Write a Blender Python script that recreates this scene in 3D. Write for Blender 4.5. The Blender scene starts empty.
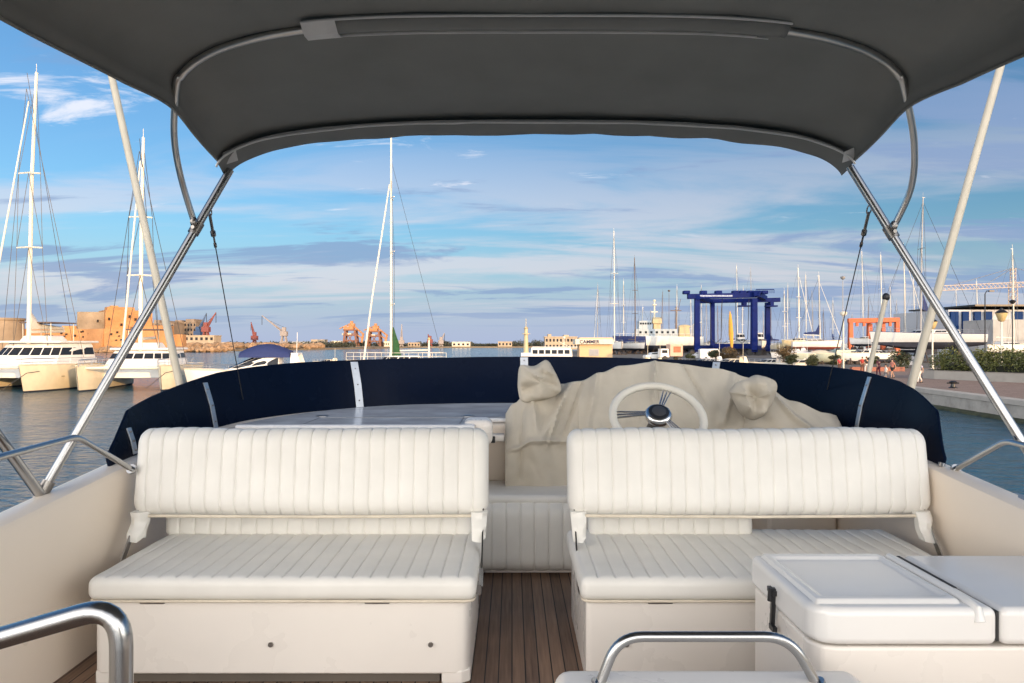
import bpy, bmesh, math, random
from mathutils import Vector, Matrix, noise
R = math.radians
random.seed(7)
sc = bpy.context.scene
COL = sc.collection
ZC = 4.4            # camera height above the water
F = 745.0
def W(x, y, dz): return Vector((x, y, ZC + dz))
def P(px, py, Y): return Vector(((px - 512) * Y / F, Y, ZC - (py - 343.5) * Y / F))

# ------------------------------------------------------------------ materials
MATS = {}
def mat(name, col, rough=0.6, metal=0.0, vary=0.08, scale=6.0, bump=0.0, bscale=60.0, spec=0.5, dirt=0.0, dirtcol=(0.2, 0.15, 0.1), coat=0.0, rvar=0.0, emit=None):
    if name in MATS: return MATS[name]
    m = bpy.data.materials.new(name); m.use_nodes = True
    nt = m.node_tree; b = nt.nodes['Principled BSDF']; L = nt.links
    tc = nt.nodes.new('ShaderNodeTexCoord')
    n = nt.nodes.new('ShaderNodeTexNoise'); n.inputs['Scale'].default_value = scale; n.inputs['Detail'].default_value = 5
    L.new(tc.outputs['Object'], n.inputs['Vector'])
    r = nt.nodes.new('ShaderNodeMapRange')
    r.inputs['From Min'].default_value = 0.3; r.inputs['From Max'].default_value = 0.7
    r.inputs['To Min'].default_value = 1 - vary; r.inputs['To Max'].default_value = 1 + vary
    L.new(n.outputs['Fac'], r.inputs['Value'])
    mx = nt.nodes.new('ShaderNodeVectorMath'); mx.operation = 'SCALE'
    mx.inputs[0].default_value = col[:3]
    L.new(r.outputs['Result'], mx.inputs['Scale'])
    out = mx.outputs['Vector']
    if dirt > 0:
        n2 = nt.nodes.new('ShaderNodeTexNoise'); n2.inputs['Scale'].default_value = scale * 0.6; n2.inputs['Detail'].default_value = 8; n2.inputs['Roughness'].default_value = 0.7
        L.new(tc.outputs['Object'], n2.inputs['Vector'])
        r2 = nt.nodes.new('ShaderNodeMapRange'); r2.inputs['From Min'].default_value = 0.5; r2.inputs['From Max'].default_value = 0.75
        r2.inputs['To Max'].default_value = dirt
        L.new(n2.outputs['Fac'], r2.inputs['Value'])
        mm = nt.nodes.new('ShaderNodeMix'); mm.data_type = 'RGBA'
        L.new(r2.outputs['Result'], mm.inputs[0]); L.new(out, mm.inputs[6]); mm.inputs[7].default_value = (*dirtcol, 1)
        out = mm.outputs[2]
    L.new(out, b.inputs['Base Color'])
    b.inputs['Roughness'].default_value = rough; b.inputs['Metallic'].default_value = metal
    b.inputs['Specular IOR Level'].default_value = spec
    b.inputs['Coat Weight'].default_value = coat
    if rvar > 0:
        r3 = nt.nodes.new('ShaderNodeMapRange'); r3.inputs['From Min'].default_value = 0.3; r3.inputs['From Max'].default_value = 0.7
        r3.inputs['To Min'].default_value = max(0, rough - rvar); r3.inputs['To Max'].default_value = rough + rvar
        n3 = nt.nodes.new('ShaderNodeTexNoise'); n3.inputs['Scale'].default_value = scale * 2.3; n3.inputs['Detail'].default_value = 6
        L.new(tc.outputs['Object'], n3.inputs['Vector']); L.new(n3.outputs['Fac'], r3.inputs['Value']); L.new(r3.outputs['Result'], b.inputs['Roughness'])
    if bump > 0:
        nb = nt.nodes.new('ShaderNodeTexNoise'); nb.inputs['Scale'].default_value = bscale; nb.inputs['Detail'].default_value = 4
        L.new(tc.outputs['Object'], nb.inputs['Vector'])
        bp = nt.nodes.new('ShaderNodeBump'); bp.inputs['Strength'].default_value = 1.0; bp.inputs['Distance'].default_value = bump
        L.new(nb.outputs['Fac'], bp.inputs['Height']); L.new(bp.outputs['Normal'], b.inputs['Normal'])
    if emit:
        b.inputs['Emission Color'].default_value = (*emit[:3], 1); b.inputs['Emission Strength'].default_value = emit[3]
    MATS[name] = m
    return m

GEL = mat('gelcoat', (0.82, 0.765, 0.70), 0.28, vary=0.025, scale=1.6, spec=0.5, rvar=0.03)
GELC = mat('gelcoat_cream', (0.86, 0.745, 0.62), 0.3, vary=0.03, scale=1.3, rvar=0.03)
LIDM = mat('gelcoat_lid', (0.78, 0.76, 0.73), 0.2, vary=0.02, scale=2, rvar=0.03)
VIN = mat('vinyl', (0.77, 0.745, 0.69), 0.42, vary=0.04, scale=5, bump=0.0004, bscale=220, spec=0.4, dirt=0.0, rvar=0.07)
VIND = mat('vinyl_piping', (0.66, 0.58, 0.46), 0.45, vary=0.1, scale=12)
STEEL = mat('stainless_steel', (0.42, 0.42, 0.42), 0.23, 1.0, vary=0.03, scale=9)
CHROME = mat('chrome', (0.72, 0.71, 0.70), 0.22, 1.0)
STEELD = mat('weathered_steel', (0.32, 0.30, 0.28), 0.35, 1.0, vary=0.15, scale=20, dirt=0.5, dirtcol=(0.12, 0.06, 0.03))
ALU = mat('aluminium', (0.50, 0.52, 0.55), 0.4, 0.85, vary=0.08, scale=15)
CREAMP = mat('cream_paint', (0.62, 0.55, 0.43), 0.4, vary=0.06, scale=8)
BLACKP = mat('black_plastic', (0.015, 0.015, 0.017), 0.4)
DARK = mat('dark_rubber', (0.03, 0.03, 0.03), 0.7)
BIM = mat('bimini_canvas', (0.255, 0.262, 0.252), 0.85, vary=0.07, scale=3, bump=0.0006, bscale=400, spec=0.2)
BIMT = mat('bimini_tape', (0.74, 0.74, 0.73), 0.7, vary=0.06, scale=10)
TAN = mat('tan_canvas', (0.55, 0.495, 0.405), 0.85, vary=0.08, scale=4, bump=0.0006, bscale=300, spec=0.2, dirt=0.25, dirtcol=(0.33, 0.26, 0.17))
NAVY = mat('navy_acrylic', (0.0028, 0.0065, 0.019), 0.26, vary=0.1, scale=2, spec=0.04, rvar=0.04)
ROPE = mat('wire_rope', (0.10, 0.095, 0.09), 0.5, 0.6)
WHT = mat('white_paint', (0.78, 0.77, 0.74), 0.35, vary=0.05, scale=1.0, dirt=0.10, dirtcol=(0.45, 0.38, 0.3))
WHTY = mat('warm_white_paint', (0.74, 0.66, 0.5), 0.4, vary=0.08, scale=1.2)
MASTW = mat('mast_white', (0.72, 0.68, 0.58), 0.35, vary=0.05)
MASTG = mat('mast_grey', (0.35, 0.34, 0.33), 0.4, 0.3)
MASTB = mat('mast_brown', (0.14, 0.10, 0.08), 0.5)
GLASSD = mat('dark_glass', (0.02, 0.025, 0.035), 0.15, vary=0.2, scale=2, spec=0.15)
ANTIF = mat('antifouling_dark', (0.025, 0.03, 0.05), 0.8, vary=0.3, scale=1)
ANTIR = mat('antifouling_red', (0.22, 0.05, 0.035), 0.8, vary=0.2, scale=1)
BLUEC = mat('blue_canvas', (0.02, 0.035, 0.13), 0.8)
BLUES = mat('blue_steel', (0.002, 0.012, 0.11), 0.6, vary=0.15, scale=0.8, spec=0.12)
BLUEH = mat('blue_hull', (0.02, 0.035, 0.14), 0.35)
ORANGE = mat('orange_steel', (0.50, 0.10, 0.03), 0.55, vary=0.15, scale=1)
REDP = mat('red_paint', (0.42, 0.05, 0.04), 0.5, vary=0.1)
YEL = mat('yellow_paint', (0.52, 0.43, 0.26), 0.5, vary=0.1)
YELC = mat('yellow_canvas', (0.62, 0.33, 0.05), 0.8, vary=0.15)
GREENC = mat('green_canvas', (0.012, 0.075, 0.022), 0.8, vary=0.3, scale=3)
GREYW = mat('grey_wall', (0.38, 0.38, 0.37), 0.8, vary=0.15, scale=0.5)
BEIGEW = mat('beige_wall', (0.44, 0.35, 0.25), 0.85, vary=0.15, scale=0.3)
RUST = mat('rusty_steel', (0.22, 0.10, 0.06), 0.8, vary=0.3, scale=0.5)
RUSTO = mat('ochre_steel', (0.45, 0.22, 0.10), 0.8, vary=0.3, scale=0.5)
WOODB = mat('brown_wood', (0.16, 0.09, 0.05), 0.7, vary=0.2)
TRUNK = mat('bark', (0.10, 0.075, 0.05), 0.9, vary=0.3)
LAMPY = mat('lamp_glass', (0.55, 0.42, 0.2), 0.4)
ASPH = mat('yard_ground', (0.15, 0.14, 0.125), 0.95, vary=0.2, scale=0.2, dirt=0.4, dirtcol=(0.1, 0.09, 0.08))
CONC = mat('quay_concrete', (0.40, 0.37, 0.33), 0.9, vary=0.15, scale=0.8, dirt=0.7, dirtcol=(0.13, 0.12, 0.10), bump=0.02, bscale=3)
PLANTER = mat('planter_concrete', (0.34, 0.32, 0.29), 0.9, vary=0.1, scale=0.7, dirt=0.35, dirtcol=(0.16, 0.15, 0.13))
ALGAE = mat('algae_stone', (0.05, 0.055, 0.03), 0.9, vary=0.4, scale=1.5, bump=0.03, bscale=4)

def leafmat(name, a, b, c=None):
    m = bpy.data.materials.new(name); m.use_nodes = True
    nt = m.node_tree; bs = nt.nodes['Principled BSDF']
    g = nt.nodes.new('ShaderNodeNewGeometry')
    tc = nt.nodes.new('ShaderNodeTexCoord')
    n = nt.nodes.new('ShaderNodeTexNoise'); n.inputs['Scale'].default_value = 0.9; n.inputs['Detail'].default_value = 3
    nt.links.new(tc.outputs['Object'], n.inputs['Vector'])
    ad = nt.nodes.new('ShaderNodeMath'); ad.operation = 'MULTIPLY_ADD'; ad.inputs[1].default_value = 0.5; ad.use_clamp = True
    nt.links.new(g.outputs['Random Per Island'], ad.inputs[0])
    m2 = nt.nodes.new('ShaderNodeMath'); m2.operation = 'MULTIPLY_ADD'; m2.inputs[1].default_value = 1.6; m2.inputs[2].default_value = -0.55
    nt.links.new(n.outputs['Fac'], m2.inputs[0]); nt.links.new(m2.outputs[0], ad.inputs[2])
    cr = nt.nodes.new('ShaderNodeValToRGB')
    cr.color_ramp.elements[0].color = (*a, 1); cr.color_ramp.elements[1].color = (*b, 1)
    if c:
        e = cr.color_ramp.elements.new(0.93); e.color = (*b, 1); cr.color_ramp.elements[-1].color = (*c, 1)
    nt.links.new(ad.outputs[0], cr.inputs['Fac']); nt.links.new(cr.outputs['Color'], bs.inputs['Base Color'])
    bs.inputs['Roughness'].default_value = 0.6
    return m
HEDGEM = leafmat('hedge_leaves', (0.05, 0.065, 0.018), (0.15, 0.16, 0.04), (0.26, 0.22, 0.07))
TREEM = leafmat('tree_leaves', (0.022, 0.033, 0.014), (0.07, 0.08, 0.03))
FARTREE = leafmat('far_tree_leaves', (0.035, 0.042, 0.03), (0.08, 0.08, 0.045))
REDBUSH = leafmat('reddish_leaves', (0.06, 0.04, 0.02), (0.17, 0.11, 0.04))

def teak():
    m = bpy.data.materials.new('teak_planks'); m.use_nodes = True
    nt = m.node_tree; L = nt.links; b = nt.nodes['Principled BSDF']
    tc = nt.nodes.new('ShaderNodeTexCoord')
    sx = nt.nodes.new('ShaderNodeSeparateXYZ'); L.new(tc.outputs['Object'], sx.inputs[0])
    def M(op, a, bb=None, clamp=False):
        q = nt.nodes.new('ShaderNodeMath'); q.operation = op; q.use_clamp = clamp
        for i, v in enumerate((a, bb)):
            if v is None: continue
            if isinstance(v, (int, float)): q.inputs[i].default_value = v
            else: L.new(v, q.inputs[i])
        return q.outputs[0]
    t = M('DIVIDE', sx.outputs['X'], 0.062)
    fr = M('FRACT', t)
    pid = M('FLOOR', t)
    d = M('ABSOLUTE', M('SUBTRACT', fr, 0.5))
    seam = M('GREATER_THAN', d, 0.455)
    wn = nt.nodes.new('ShaderNodeTexWhiteNoise'); wn.noise_dimensions = '1D'; L.new(pid, wn.inputs['W'])
    mp = nt.nodes.new('ShaderNodeMapping'); mp.inputs['Scale'].default_value = (60, 2.5, 1); L.new(tc.outputs['Object'], mp.inputs[0])
    g = nt.nodes.new('ShaderNodeTexNoise'); g.inputs['Scale'].default_value = 1.5; g.inputs['Detail'].default_value = 7; L.new(mp.outputs[0], g.inputs['Vector'])
    st = nt.nodes.new('ShaderNodeTexNoise'); st.inputs['Scale'].default_value = 2.2; st.inputs['Detail'].default_value = 5; L.new(tc.outputs['Object'], st.inputs['Vector'])
    v = M('ADD', M('ADD', M('MULTIPLY', wn.outputs['Value'], 0.3), M('MULTIPLY', g.outputs['Fac'], 0.6)), M('MULTIPLY', st.outputs['Fac'], 0.45))
    cr = nt.nodes.new('ShaderNodeValToRGB'); L.new(M('MULTIPLY', v, 0.75), cr.inputs['Fac'])
    cr.color_ramp.elements[0].position = 0.25; cr.color_ramp.elements[0].color = (0.10, 0.058, 0.038, 1)
    cr.color_ramp.elements[1].position = 0.8; cr.color_ramp.elements[1].color = (0.36, 0.225, 0.145, 1)
    mx = nt.nodes.new('ShaderNodeMix'); mx.data_type = 'RGBA'
    L.new(seam, mx.inputs[0]); L.new(cr.outputs[0], mx.inputs[6]); mx.inputs[7].default_value = (0.008, 0.008, 0.008, 1)
    L.new(mx.outputs[2], b.inputs['Base Color']); b.inputs['Roughness'].default_value = 0.6
    bp = nt.nodes.new('ShaderNodeBump'); bp.inputs['Distance'].default_value = 0.002
    L.new(M('SUBTRACT', M('MULTIPLY', g.outputs['Fac'], 0.4), seam), bp.inputs['Height']); L.new(bp.outputs[0], b.inputs['Normal'])
    return m

# ------------------------------------------------------------------ objects
def tag(o, label=None, cat=None, group=None, kind=None):
    if label: o['label'] = label
    if cat: o['category'] = cat
    if group: o['group'] = group
    if kind: o['kind'] = kind
    return o
def empty(name, loc=(0, 0, 0), rz=0.0, label=None, cat=None, group=None):
    o = bpy.data.objects.new(name, None); COL.objects.link(o)
    o.location = loc; o.rotation_euler = (0, 0, rz); o.empty_display_size = 0.2
    return tag(o, label, cat, group)
def copy_tree(o, parent=None):
    c = o.copy(); COL.objects.link(c)
    if parent: c.parent = parent
    for ch in [x for x in bpy.data.objects if x.parent == o]:
        copy_tree(ch, c)
    return c

class MB:
    def __init__(s): s.v = []; s.f = []; s.m = []; s.cur = 0
    def add(s, vs, fs):
        o = len(s.v); s.v += [Vector(v) for v in vs]
        s.f += [tuple(i + o for i in f) for f in fs]; s.m += [s.cur] * len(fs)
        return s
    def box(s, x0, x1, y0, y1, z0, z1, rz=0.0, c=None, taper=1.0):
        cx, cy = (x0 + x1) / 2, (y0 + y1) / 2
        vs = []
        for z in (z0, z1):
            k = taper if z == z1 else 1.0
            for x, y in ((x0, y0), (x1, y0), (x1, y1), (x0, y1)):
                vs.append(Vector((cx + (x - cx) * k, cy + (y - cy) * k, z)))
        if rz:
            M = Matrix.Rotation(rz, 4, 'Z'); cc = Vector(c) if c else Vector((cx, cy, 0))
            vs = [M @ (v - cc) + cc for v in vs]
        return s.add(vs, [(3, 2, 1, 0), (4, 5, 6, 7), (0, 1, 5, 4), (1, 2, 6, 5), (2, 3, 7, 6), (3, 0, 4, 7)])
    def bar(s, a, b, w, h=None):
        a, b = Vector(a), Vector(b); h = h or w; d = (b - a).normalized()
        up = Vector((0, 0, 1)) if abs(d.z) < 0.95 else Vector((0, 1, 0))
        sd = d.cross(up).normalized(); u = sd.cross(d)
        vs = [p + sd * i * w / 2 + u * j * h / 2 for p in (a, b) for i, j in ((-1, -1), (1, -1), (1, 1), (-1, 1))]
        return s.add(vs, [(3, 2, 1, 0), (4, 5, 6, 7), (0, 1, 5, 4), (1, 2, 6, 5), (2, 3, 7, 6), (3, 0, 4, 7)])
    def tube(s, pts, r, n=10, r2=None, caps=True):
        pts = [Vector(p) for p in pts]; k = len(pts); vs = []; u = None
        for i, p in enumerate(pts):
            d = (pts[min(i + 1, k - 1)] - pts[max(i - 1, 0)]).normalized()
            if u is None:
                u = d.cross(Vector((0, 0, 1)) if abs(d.z) < 0.9 else Vector((1, 0, 0))).normalized()
            u = (u - d * u.dot(d)).normalized(); w = d.cross(u)
            rr = r if r2 is None else r + (r2 - r) * i / (k - 1)
            vs += [p + (u * math.cos(2 * math.pi * j / n) + w * math.sin(2 * math.pi * j / n)) * rr for j in range(n)]
        fs = [(i * n + j, i * n + (j + 1) % n, (i + 1) * n + (j + 1) % n, (i + 1) * n + j) for i in range(k - 1) for j in range(n)]
        if caps: fs += [tuple(range(n - 1, -1, -1)), tuple((k - 1) * n + j for j in range(n))]
        return s.add(vs, fs)
    def loft(s, secs, closed=True, caps=True):
        n = len(secs[0]); vs = [v for q in secs for v in q]; m = n if closed else n - 1
        fs = [(i * n + j, i * n + (j + 1) % n, (i + 1) * n + (j + 1) % n, (i + 1) * n + j) for i in range(len(secs) - 1) for j in range(m)]
        if caps and closed: fs += [tuple(range(n - 1, -1, -1)), tuple((len(secs) - 1) * n + j for j in range(n))]
        return s.add(vs, fs)
    def prism(s, poly, z0, z1):
        n = len(poly)
        return s.add([(x, y, z0) for x, y in poly] + [(x, y, z1) for x, y in poly],
                     [tuple(range(n - 1, -1, -1)), tuple(range(n, 2 * n))] + [(j, (j + 1) % n, n + (j + 1) % n, n + j) for j in range(n)])
    def ell(s, c, rx, ry, rz, n=12, k=8):
        c = Vector(c); vs = [c + Vector((0, 0, -rz))]
        for i in range(1, k):
            a = math.pi * i / k - math.pi / 2
            vs += [c + Vector((rx * math.cos(a) * math.cos(2 * math.pi * j / n), ry * math.cos(a) * math.sin(2 * math.pi * j / n), rz * math.sin(a))) for j in range(n)]
        vs.append(c + Vector((0, 0, rz)))
        fs = [(0, 1 + (j + 1) % n, 1 + j) for j in range(n)]
        fs += [(1 + i * n + j, 1 + i * n + (j + 1) % n, 1 + (i + 1) * n + (j + 1) % n, 1 + (i + 1) * n + j) for i in range(k - 2) for j in range(n)]
        t = len(vs) - 1; b = 1 + (k - 2) * n
        fs += [(b + j, b + (j + 1) % n, t) for j in range(n)]
        return s.add(vs, fs)
    def lathe(s, c, prof, n=16):
        c = Vector(c)
        secs = [[c + Vector((r * math.cos(2 * math.pi * j / n), r * math.sin(2 * math.pi * j / n), z)) for j in range(n)] for r, z in prof]
        return s.loft(secs)
    def build(s, name, mats, parent=None, smooth=False, bevel=0.0, seg=3, fix=False):
        me = bpy.data.meshes.new(name); me.from_pydata([tuple(v) for v in s.v], [], s.f)
        for m in (mats if isinstance(mats, (list, tuple)) else [mats]): me.materials.append(m)
        if any(s.m): me.polygons.foreach_set('material_index', s.m)
        if fix:
            bm = bmesh.new(); bm.from_mesh(me); bmesh.ops.remove_doubles(bm, verts=bm.verts, dist=1e-5)
            bmesh.ops.recalc_face_normals(bm, faces=bm.faces); bm.to_mesh(me); bm.free()
        if smooth or bevel: me.polygons.foreach_set('use_smooth', [True] * len(me.polygons))
        me.update()
        o = bpy.data.objects.new(name, me); COL.objects.link(o)
        if parent: o.parent = parent
        if bevel:
            b = o.modifiers.new('bevel', 'BEVEL'); b.width = bevel; b.segments = seg; b.limit_method = 'ANGLE'; b.angle_limit = R(35)
            w = o.modifiers.new('wn', 'WEIGHTED_NORMAL'); w.keep_sharp = True; w.weight = 100
        elif smooth:
            try: me.set_sharp_from_angle(angle=R(40))
            except Exception: pass
        return o

def catmull(pts, sub=8):
    pts = [Vector(p) for p in pts]; out = []
    for i in range(len(pts) - 1):
        p0 = pts[max(i - 1, 0)]; p1 = pts[i]; p2 = pts[i + 1]; p3 = pts[min(i + 2, len(pts) - 1)]
        for k in range(sub):
            t = k / sub
            out.append(0.5 * ((2 * p1) + (p2 - p0) * t + (2 * p0 - 5 * p1 + 4 * p2 - p3) * t * t + (3 * p1 - p0 - 3 * p2 + p3) * t ** 3))
    out.append(pts[-1]); return out
def fillet(pts, r=0.08, n=6):
    pts = [Vector(p) for p in pts]; out = [pts[0]]
    for i in range(1, len(pts) - 1):
        a, b, c = pts[i - 1], pts[i], pts[i + 1]
        rr = min(r, (a - b).length * 0.49, (c - b).length * 0.49)
        p, q = b + (a - b).normalized() * rr, b + (c - b).normalized() * rr
        for k in range(n + 1):
            t = k / n; out.append(p * (1 - t) ** 2 + b * 2 * t * (1 - t) + q * t * t)
    out.append(pts[-1]); return out
def rrect(cy, cz, w, h, r, tilt=0.0, n=6):
    pts = []
    for sx, sz, a0 in ((1, -1, -90), (1, 1, 0), (-1, 1, 90), (-1, -1, 180)):
        for k in range(n + 1):
            a = R(a0 + 90 * k / n)
            pts.append(Vector((sx * (w / 2 - r) + r * math.cos(a), sz * (h / 2 - r) + r * math.sin(a))))
    # subdivide the straight runs
    out = []
    for i, p in enumerate(pts):
        q = pts[(i + 1) % len(pts)]; out.append(p)
        L = (q - p).length
        if L > 0.06:
            m = int(L / 0.04)
            for j in range(1, m): out.append(p.lerp(q, j / m))
    c, s = math.cos(tilt), math.sin(tilt)
    return [Vector((cy + p.x * c + p.y * s, cz - p.x * s + p.y * c)) for p in out]
def pleated(name, x0, x1, sec, pitch, depth, m, parent, weight=None, er=0.04, puff=0.004, phase=0.0, wob=0.003, fixed=True):
    """a cushion: the closed section (y,z) swept along x with sewn pleats every `pitch`"""
    n = len(sec); cen = sum(sec, Vector((0, 0))) / n
    nor = []
    for i in range(n):
        d = sec[(i + 1) % n] - sec[i - 1]; q = Vector((d.y, -d.x)).normalized()
        if q.dot(sec[i] - cen) < 0: q = -q
        nor.append(q)
    N = max(2, round((x1 - x0) / pitch)); pt = (x1 - x0) / N
    xs = []
    for i in range(N):
        for fr in (0, 0.03, 0.07, 0.16, 0.32, 0.5, 0.68, 0.84, 0.93, 0.97): xs.append(x0 + (i + fr) * pt)
    xs.append(x1)
    xs = [x for x in xs if x0 + er < x < x1 - er]
    ends = [er * (1 - math.cos(R(a))) for a in (0, 20, 40, 60, 75)]
    xs = sorted([x0 + e for e in ends] + xs + [x1 - e for e in ends])
    secs = []
    for x in xs:
        e = min(x - x0, x1 - x); inset = 0
        if e < er: inset = er * (1 - math.sqrt(max(0, 1 - (1 - e / er) ** 2)))
        f = ((x - x0) / pt) % 1.0; dd = min(f, 1 - f) * pt
        g = -depth * math.exp(-(dd / 0.004) ** 2) - depth * 0.35 * math.exp(-dd / 0.012) + puff * math.sin(math.pi * f)
        if e < er: g *= e / er
        ring = []
        for i in range(n):
            w = 1 if weight is None else weight(sec[i], nor[i])
            nz = wob * noise.noise(Vector((x * 3.1, sec[i].x * 4 + phase, sec[i].y * 4)))
            q = sec[i] + nor[i] * (g * w - inset + nz)
            ring.append(Vector((x, q.x, q.y)))
        secs.append(ring)
    b = MB(); b.loft(secs); return b.build(name, m, parent, smooth=True, fix=True)
# ------------------------------------------------------------------ the yacht we stand on
DECK = -1.52
PLAN = [(-2.02, -1.5), (-2.03, 0.5), (-2.05, 2.0), (-2.06, 3.95), (-2.07, 4.6), (-1.98, 5.4), (-1.68, 6.2), (-1.18, 6.75), (-0.5, 7.0), (0.1, 7.05)]
PLAN = PLAN + [(0.15 - x, y) for x, y in reversed(PLAN[:-1])]
PATH = catmull([Vector((x, y, 0)) for x, y in PLAN], 8)
def outn(i):
    d = (PATH[min(i + 1, len(PATH) - 1)] - PATH[max(i - 1, 0)]).normalized()
    return Vector((-d.y, d.x, 0))
def captop(p): 
    return -0.64 - 0.085 * max(-1.5, (4.1 - p.y)) if p.y < 4.1 else -0.64 + 0.03 * min(1, (p.y - 4.1) / 1.5) * 2
yacht = empty('motor_yacht', W(0, 3, DECK), 0, 'cream moulded flybridge and hull of the yacht we stand on, behind and around both benches', 'motor yacht')
YO = Vector(yacht.location)
def ymb(mb):   # world -> yacht-local
    mb.v = [v - YO for v in mb.v]; return mb
def local(mb, o):
    q = Vector(o.location); mb.v = [v - q for v in mb.v]; return mb
b = MB(); secs = []
for i, p in enumerate(PATH):
    o = outn(i); t = ZC + captop(p); dk = ZC + DECK
    def pt(off, z): q = p + o * off; return Vector((q.x, q.y, z))
    secs.append([pt(0.0, dk - 0.12), pt(0.0, dk + 0.03), pt(-0.0, (dk + t) / 2), pt(0.0, t - 0.035), pt(0.012, t - 0.01), pt(0.035, t), pt(0.08, t + 0.002), pt(0.13, t - 0.004), pt(0.155, t - 0.03), pt(0.165, t - 0.1), pt(0.22, dk + 0.1),
                 pt(0.26, dk - 0.05), pt(0.9, dk - 0.12), pt(0.93, dk - 0.1), pt(0.93, dk + 0.02), pt(1.0, dk + 0.02), pt(1.02, dk - 0.2), pt(0.8, 0.6), pt(0.5, -0.4)])
b.loft(secs, closed=False); ymb(b).build('coaming', GELC, yacht, smooth=True)
# deck
b = MB()
pl = [(p.x, p.y) for p in PATH]; b.prism(pl, ZC + DECK - 0.06, ZC + DECK)
d = b.build('deck', teak()); tag(d, kind='structure')
# dash moulding (left of the helm) with a raised rim
def dashpoly(inset): 
    out = []
    for i, p in enumerate(PATH):
        if p.y >= 4.95:
            q = p - outn(i) * inset
            out.append((q.x, q.y))
    return out
b = MB(); rim = dashpoly(0.012) + [(1.7, 4.95), (1.7, 5.42), (-0.2, 5.42), (-0.2, 4.95)]
b.prism(rim, ZC + DECK + 0.002, ZC - 0.585)
ymb(b).build('dash', GELC, yacht, bevel=0.03)
b = MB(); q = [x for x in dashpoly(0.17) if x[0] < 0.6]; q[0] = (q[0][0], 5.02); q += [(0.6, 5.47), (-0.25, 5.47), (-0.25, 5.02)]
b.prism(q, ZC - 0.583, ZC - 0.548)
DASHT = mat('dash_top', (0.74, 0.74, 0.75), 0.16, vary=0.04, scale=2, rvar=0.08)
dt = ymb(b).build('dash_top', DASHT, yacht, bevel=0.018)
b = MB()
for i, j in ((-1.42, -0.36), (-0.35, 0.5)):
    b.box(i, j, 5.5, 5.506, ZC - 0.548, ZC - 0.5455)
b.box(-1.42, -1.414, 5.06, 5.5, ZC - 0.548, ZC - 0.5455); b.box(-0.36, -0.354, 5.06, 5.5, ZC - 0.548, ZC - 0.5455)
ymb(b).build('hatch_seam', mat('seam_grey', (0.2, 0.2, 0.2), 0.7), yacht)
for x in (-1.43, -0.33):
    b = MB(); b.lathe(W(x, 5.62, -0.548), [(0.045, 0), (0.045, 0.004), (0.03, 0.007)], 20); 
    h = ymb(b).build('latch', STEELD, yacht, smooth=True)
# moulded knob and side step by the gap
b = MB(); b.loft([[Vector((x + sx, y, z)) for y, z in zip((5.10, 5.28, 5.28, 5.10), (ZC - 0.70, ZC - 0.70, ZC - 0.515 - ab, ZC - 0.53 - ab))] for x, sx, ab in ((-0.335, 0, 0.0), (-0.135, 0, 0.0))])
ymb(b).build('moulded_knob', GEL, yacht, bevel=0.045, seg=5)
b = MB(); b.box(-0.15, -0.05, 5.30, 5.416, ZC - 0.70, ZC - 0.65); ymb(b).build('small_shelf', GEL, yacht, bevel=0.012)
b = MB(); b.box(-0.15, -0.12, 5.28, 5.32, ZC - 0.705, ZC - 0.66); ymb(b).build('latch', BLACKP, yacht, bevel=0.004)
# deck fitting on the right coaming
b = MB(); b.box(2.30, 2.37, 3.2, 3.5, ZC - 0.715, ZC - 0.700); ymb(b).build('cap_plate', mat('grey_plate', (0.3, 0.31, 0.33), 0.4, 0.5), yacht, bevel=0.004)
# raised hatch moulding under the centre rail
b = MB(); b.box(0.13, 1.08, 1.6, 2.36, ZC - 1.5, ZC - 1.02); hm = b.build('hatch_moulding', GEL, None, bevel=0.05, seg=4)
tag(hm, 'white moulded hatch coaming at the bottom edge, below the curved steel rail', 'hatch coaming')

# windscreen --------------------------------------------------------------
ws = empty('windscreen', W(0.1, 6.9, -0.55), 0, 'low navy acrylic windscreen wrapping round the front of the flybridge', 'windscreen')
TOPS = [(-3, -0.62), (-2.083, -0.62), (3.95, -0.60)]
def wtop(p):
    s = p.x - 0.1; y = p.y
    tab = [(3.9, -0.66), (3.97, -0.59), (4.28, -0.385), (4.6, -0.325), (5.0, -0.27), (5.4, -0.215), (5.8, -0.185), (6.2, -0.165), (6.75, -0.150), (7.0, -0.137), (7.1, -0.125)]
    if s > 0: tab = [(3.9, -0.66), (4.0, -0.56), (4.13, -0.375), (4.3, -0.315), (4.45, -0.27), (4.6, -0.235), (5.0, -0.19), (5.4, -0.17), (5.8, -0.17), (6.2, -0.165), (6.75, -0.150), (7.0, -0.132), (7.1, -0.125)]
    for (a, za), (c, zc) in zip(tab, tab[1:]):
        if a <= y <= c: return za + (zc - za) * (y - a) / (c - a)
    return tab[-1][1]
idx = [i for i, p in enumerate(PATH) if p.y >= 3.9]
fine = []
for a, c in zip(idx, idx[1:]):
    for k in range(4): fine.append((PATH[a].lerp(PATH[c], k / 4), outn(a).lerp(outn(c), k / 4).normalized()))
fine.append((PATH[idx[-1]], outn(idx[-1])))
def wsrun(sel, name, parent):
    b = MB(); secs = []
    for p, o in sel:
        t = wtop(p); bt = captop(p) + 0.0; 
        sec = []
        hh = max(0.02, t - bt)
        for off, z in ((0.07, bt), (0.07 + 0.10 * hh, bt + 0.5 * hh), (0.07 + 0.26 * hh, t), (0.077 + 0.26 * hh, t + 0.003), (0.084 + 0.26 * hh, t), (0.084, bt)):
            q = p + o * off; sec.append(Vector((q.x, q.y, ZC + z)))
        secs.append(sec)
    b.loft(secs); return local(b, ws).build(name, NAVY, parent, smooth=True, fix=True)
def near(px):     # nearest index along the fine path to a direction
    return min(range(len(fine)), key=lambda i: abs(512 + F * fine[i][0].x / fine[i][0].y - px))
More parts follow.
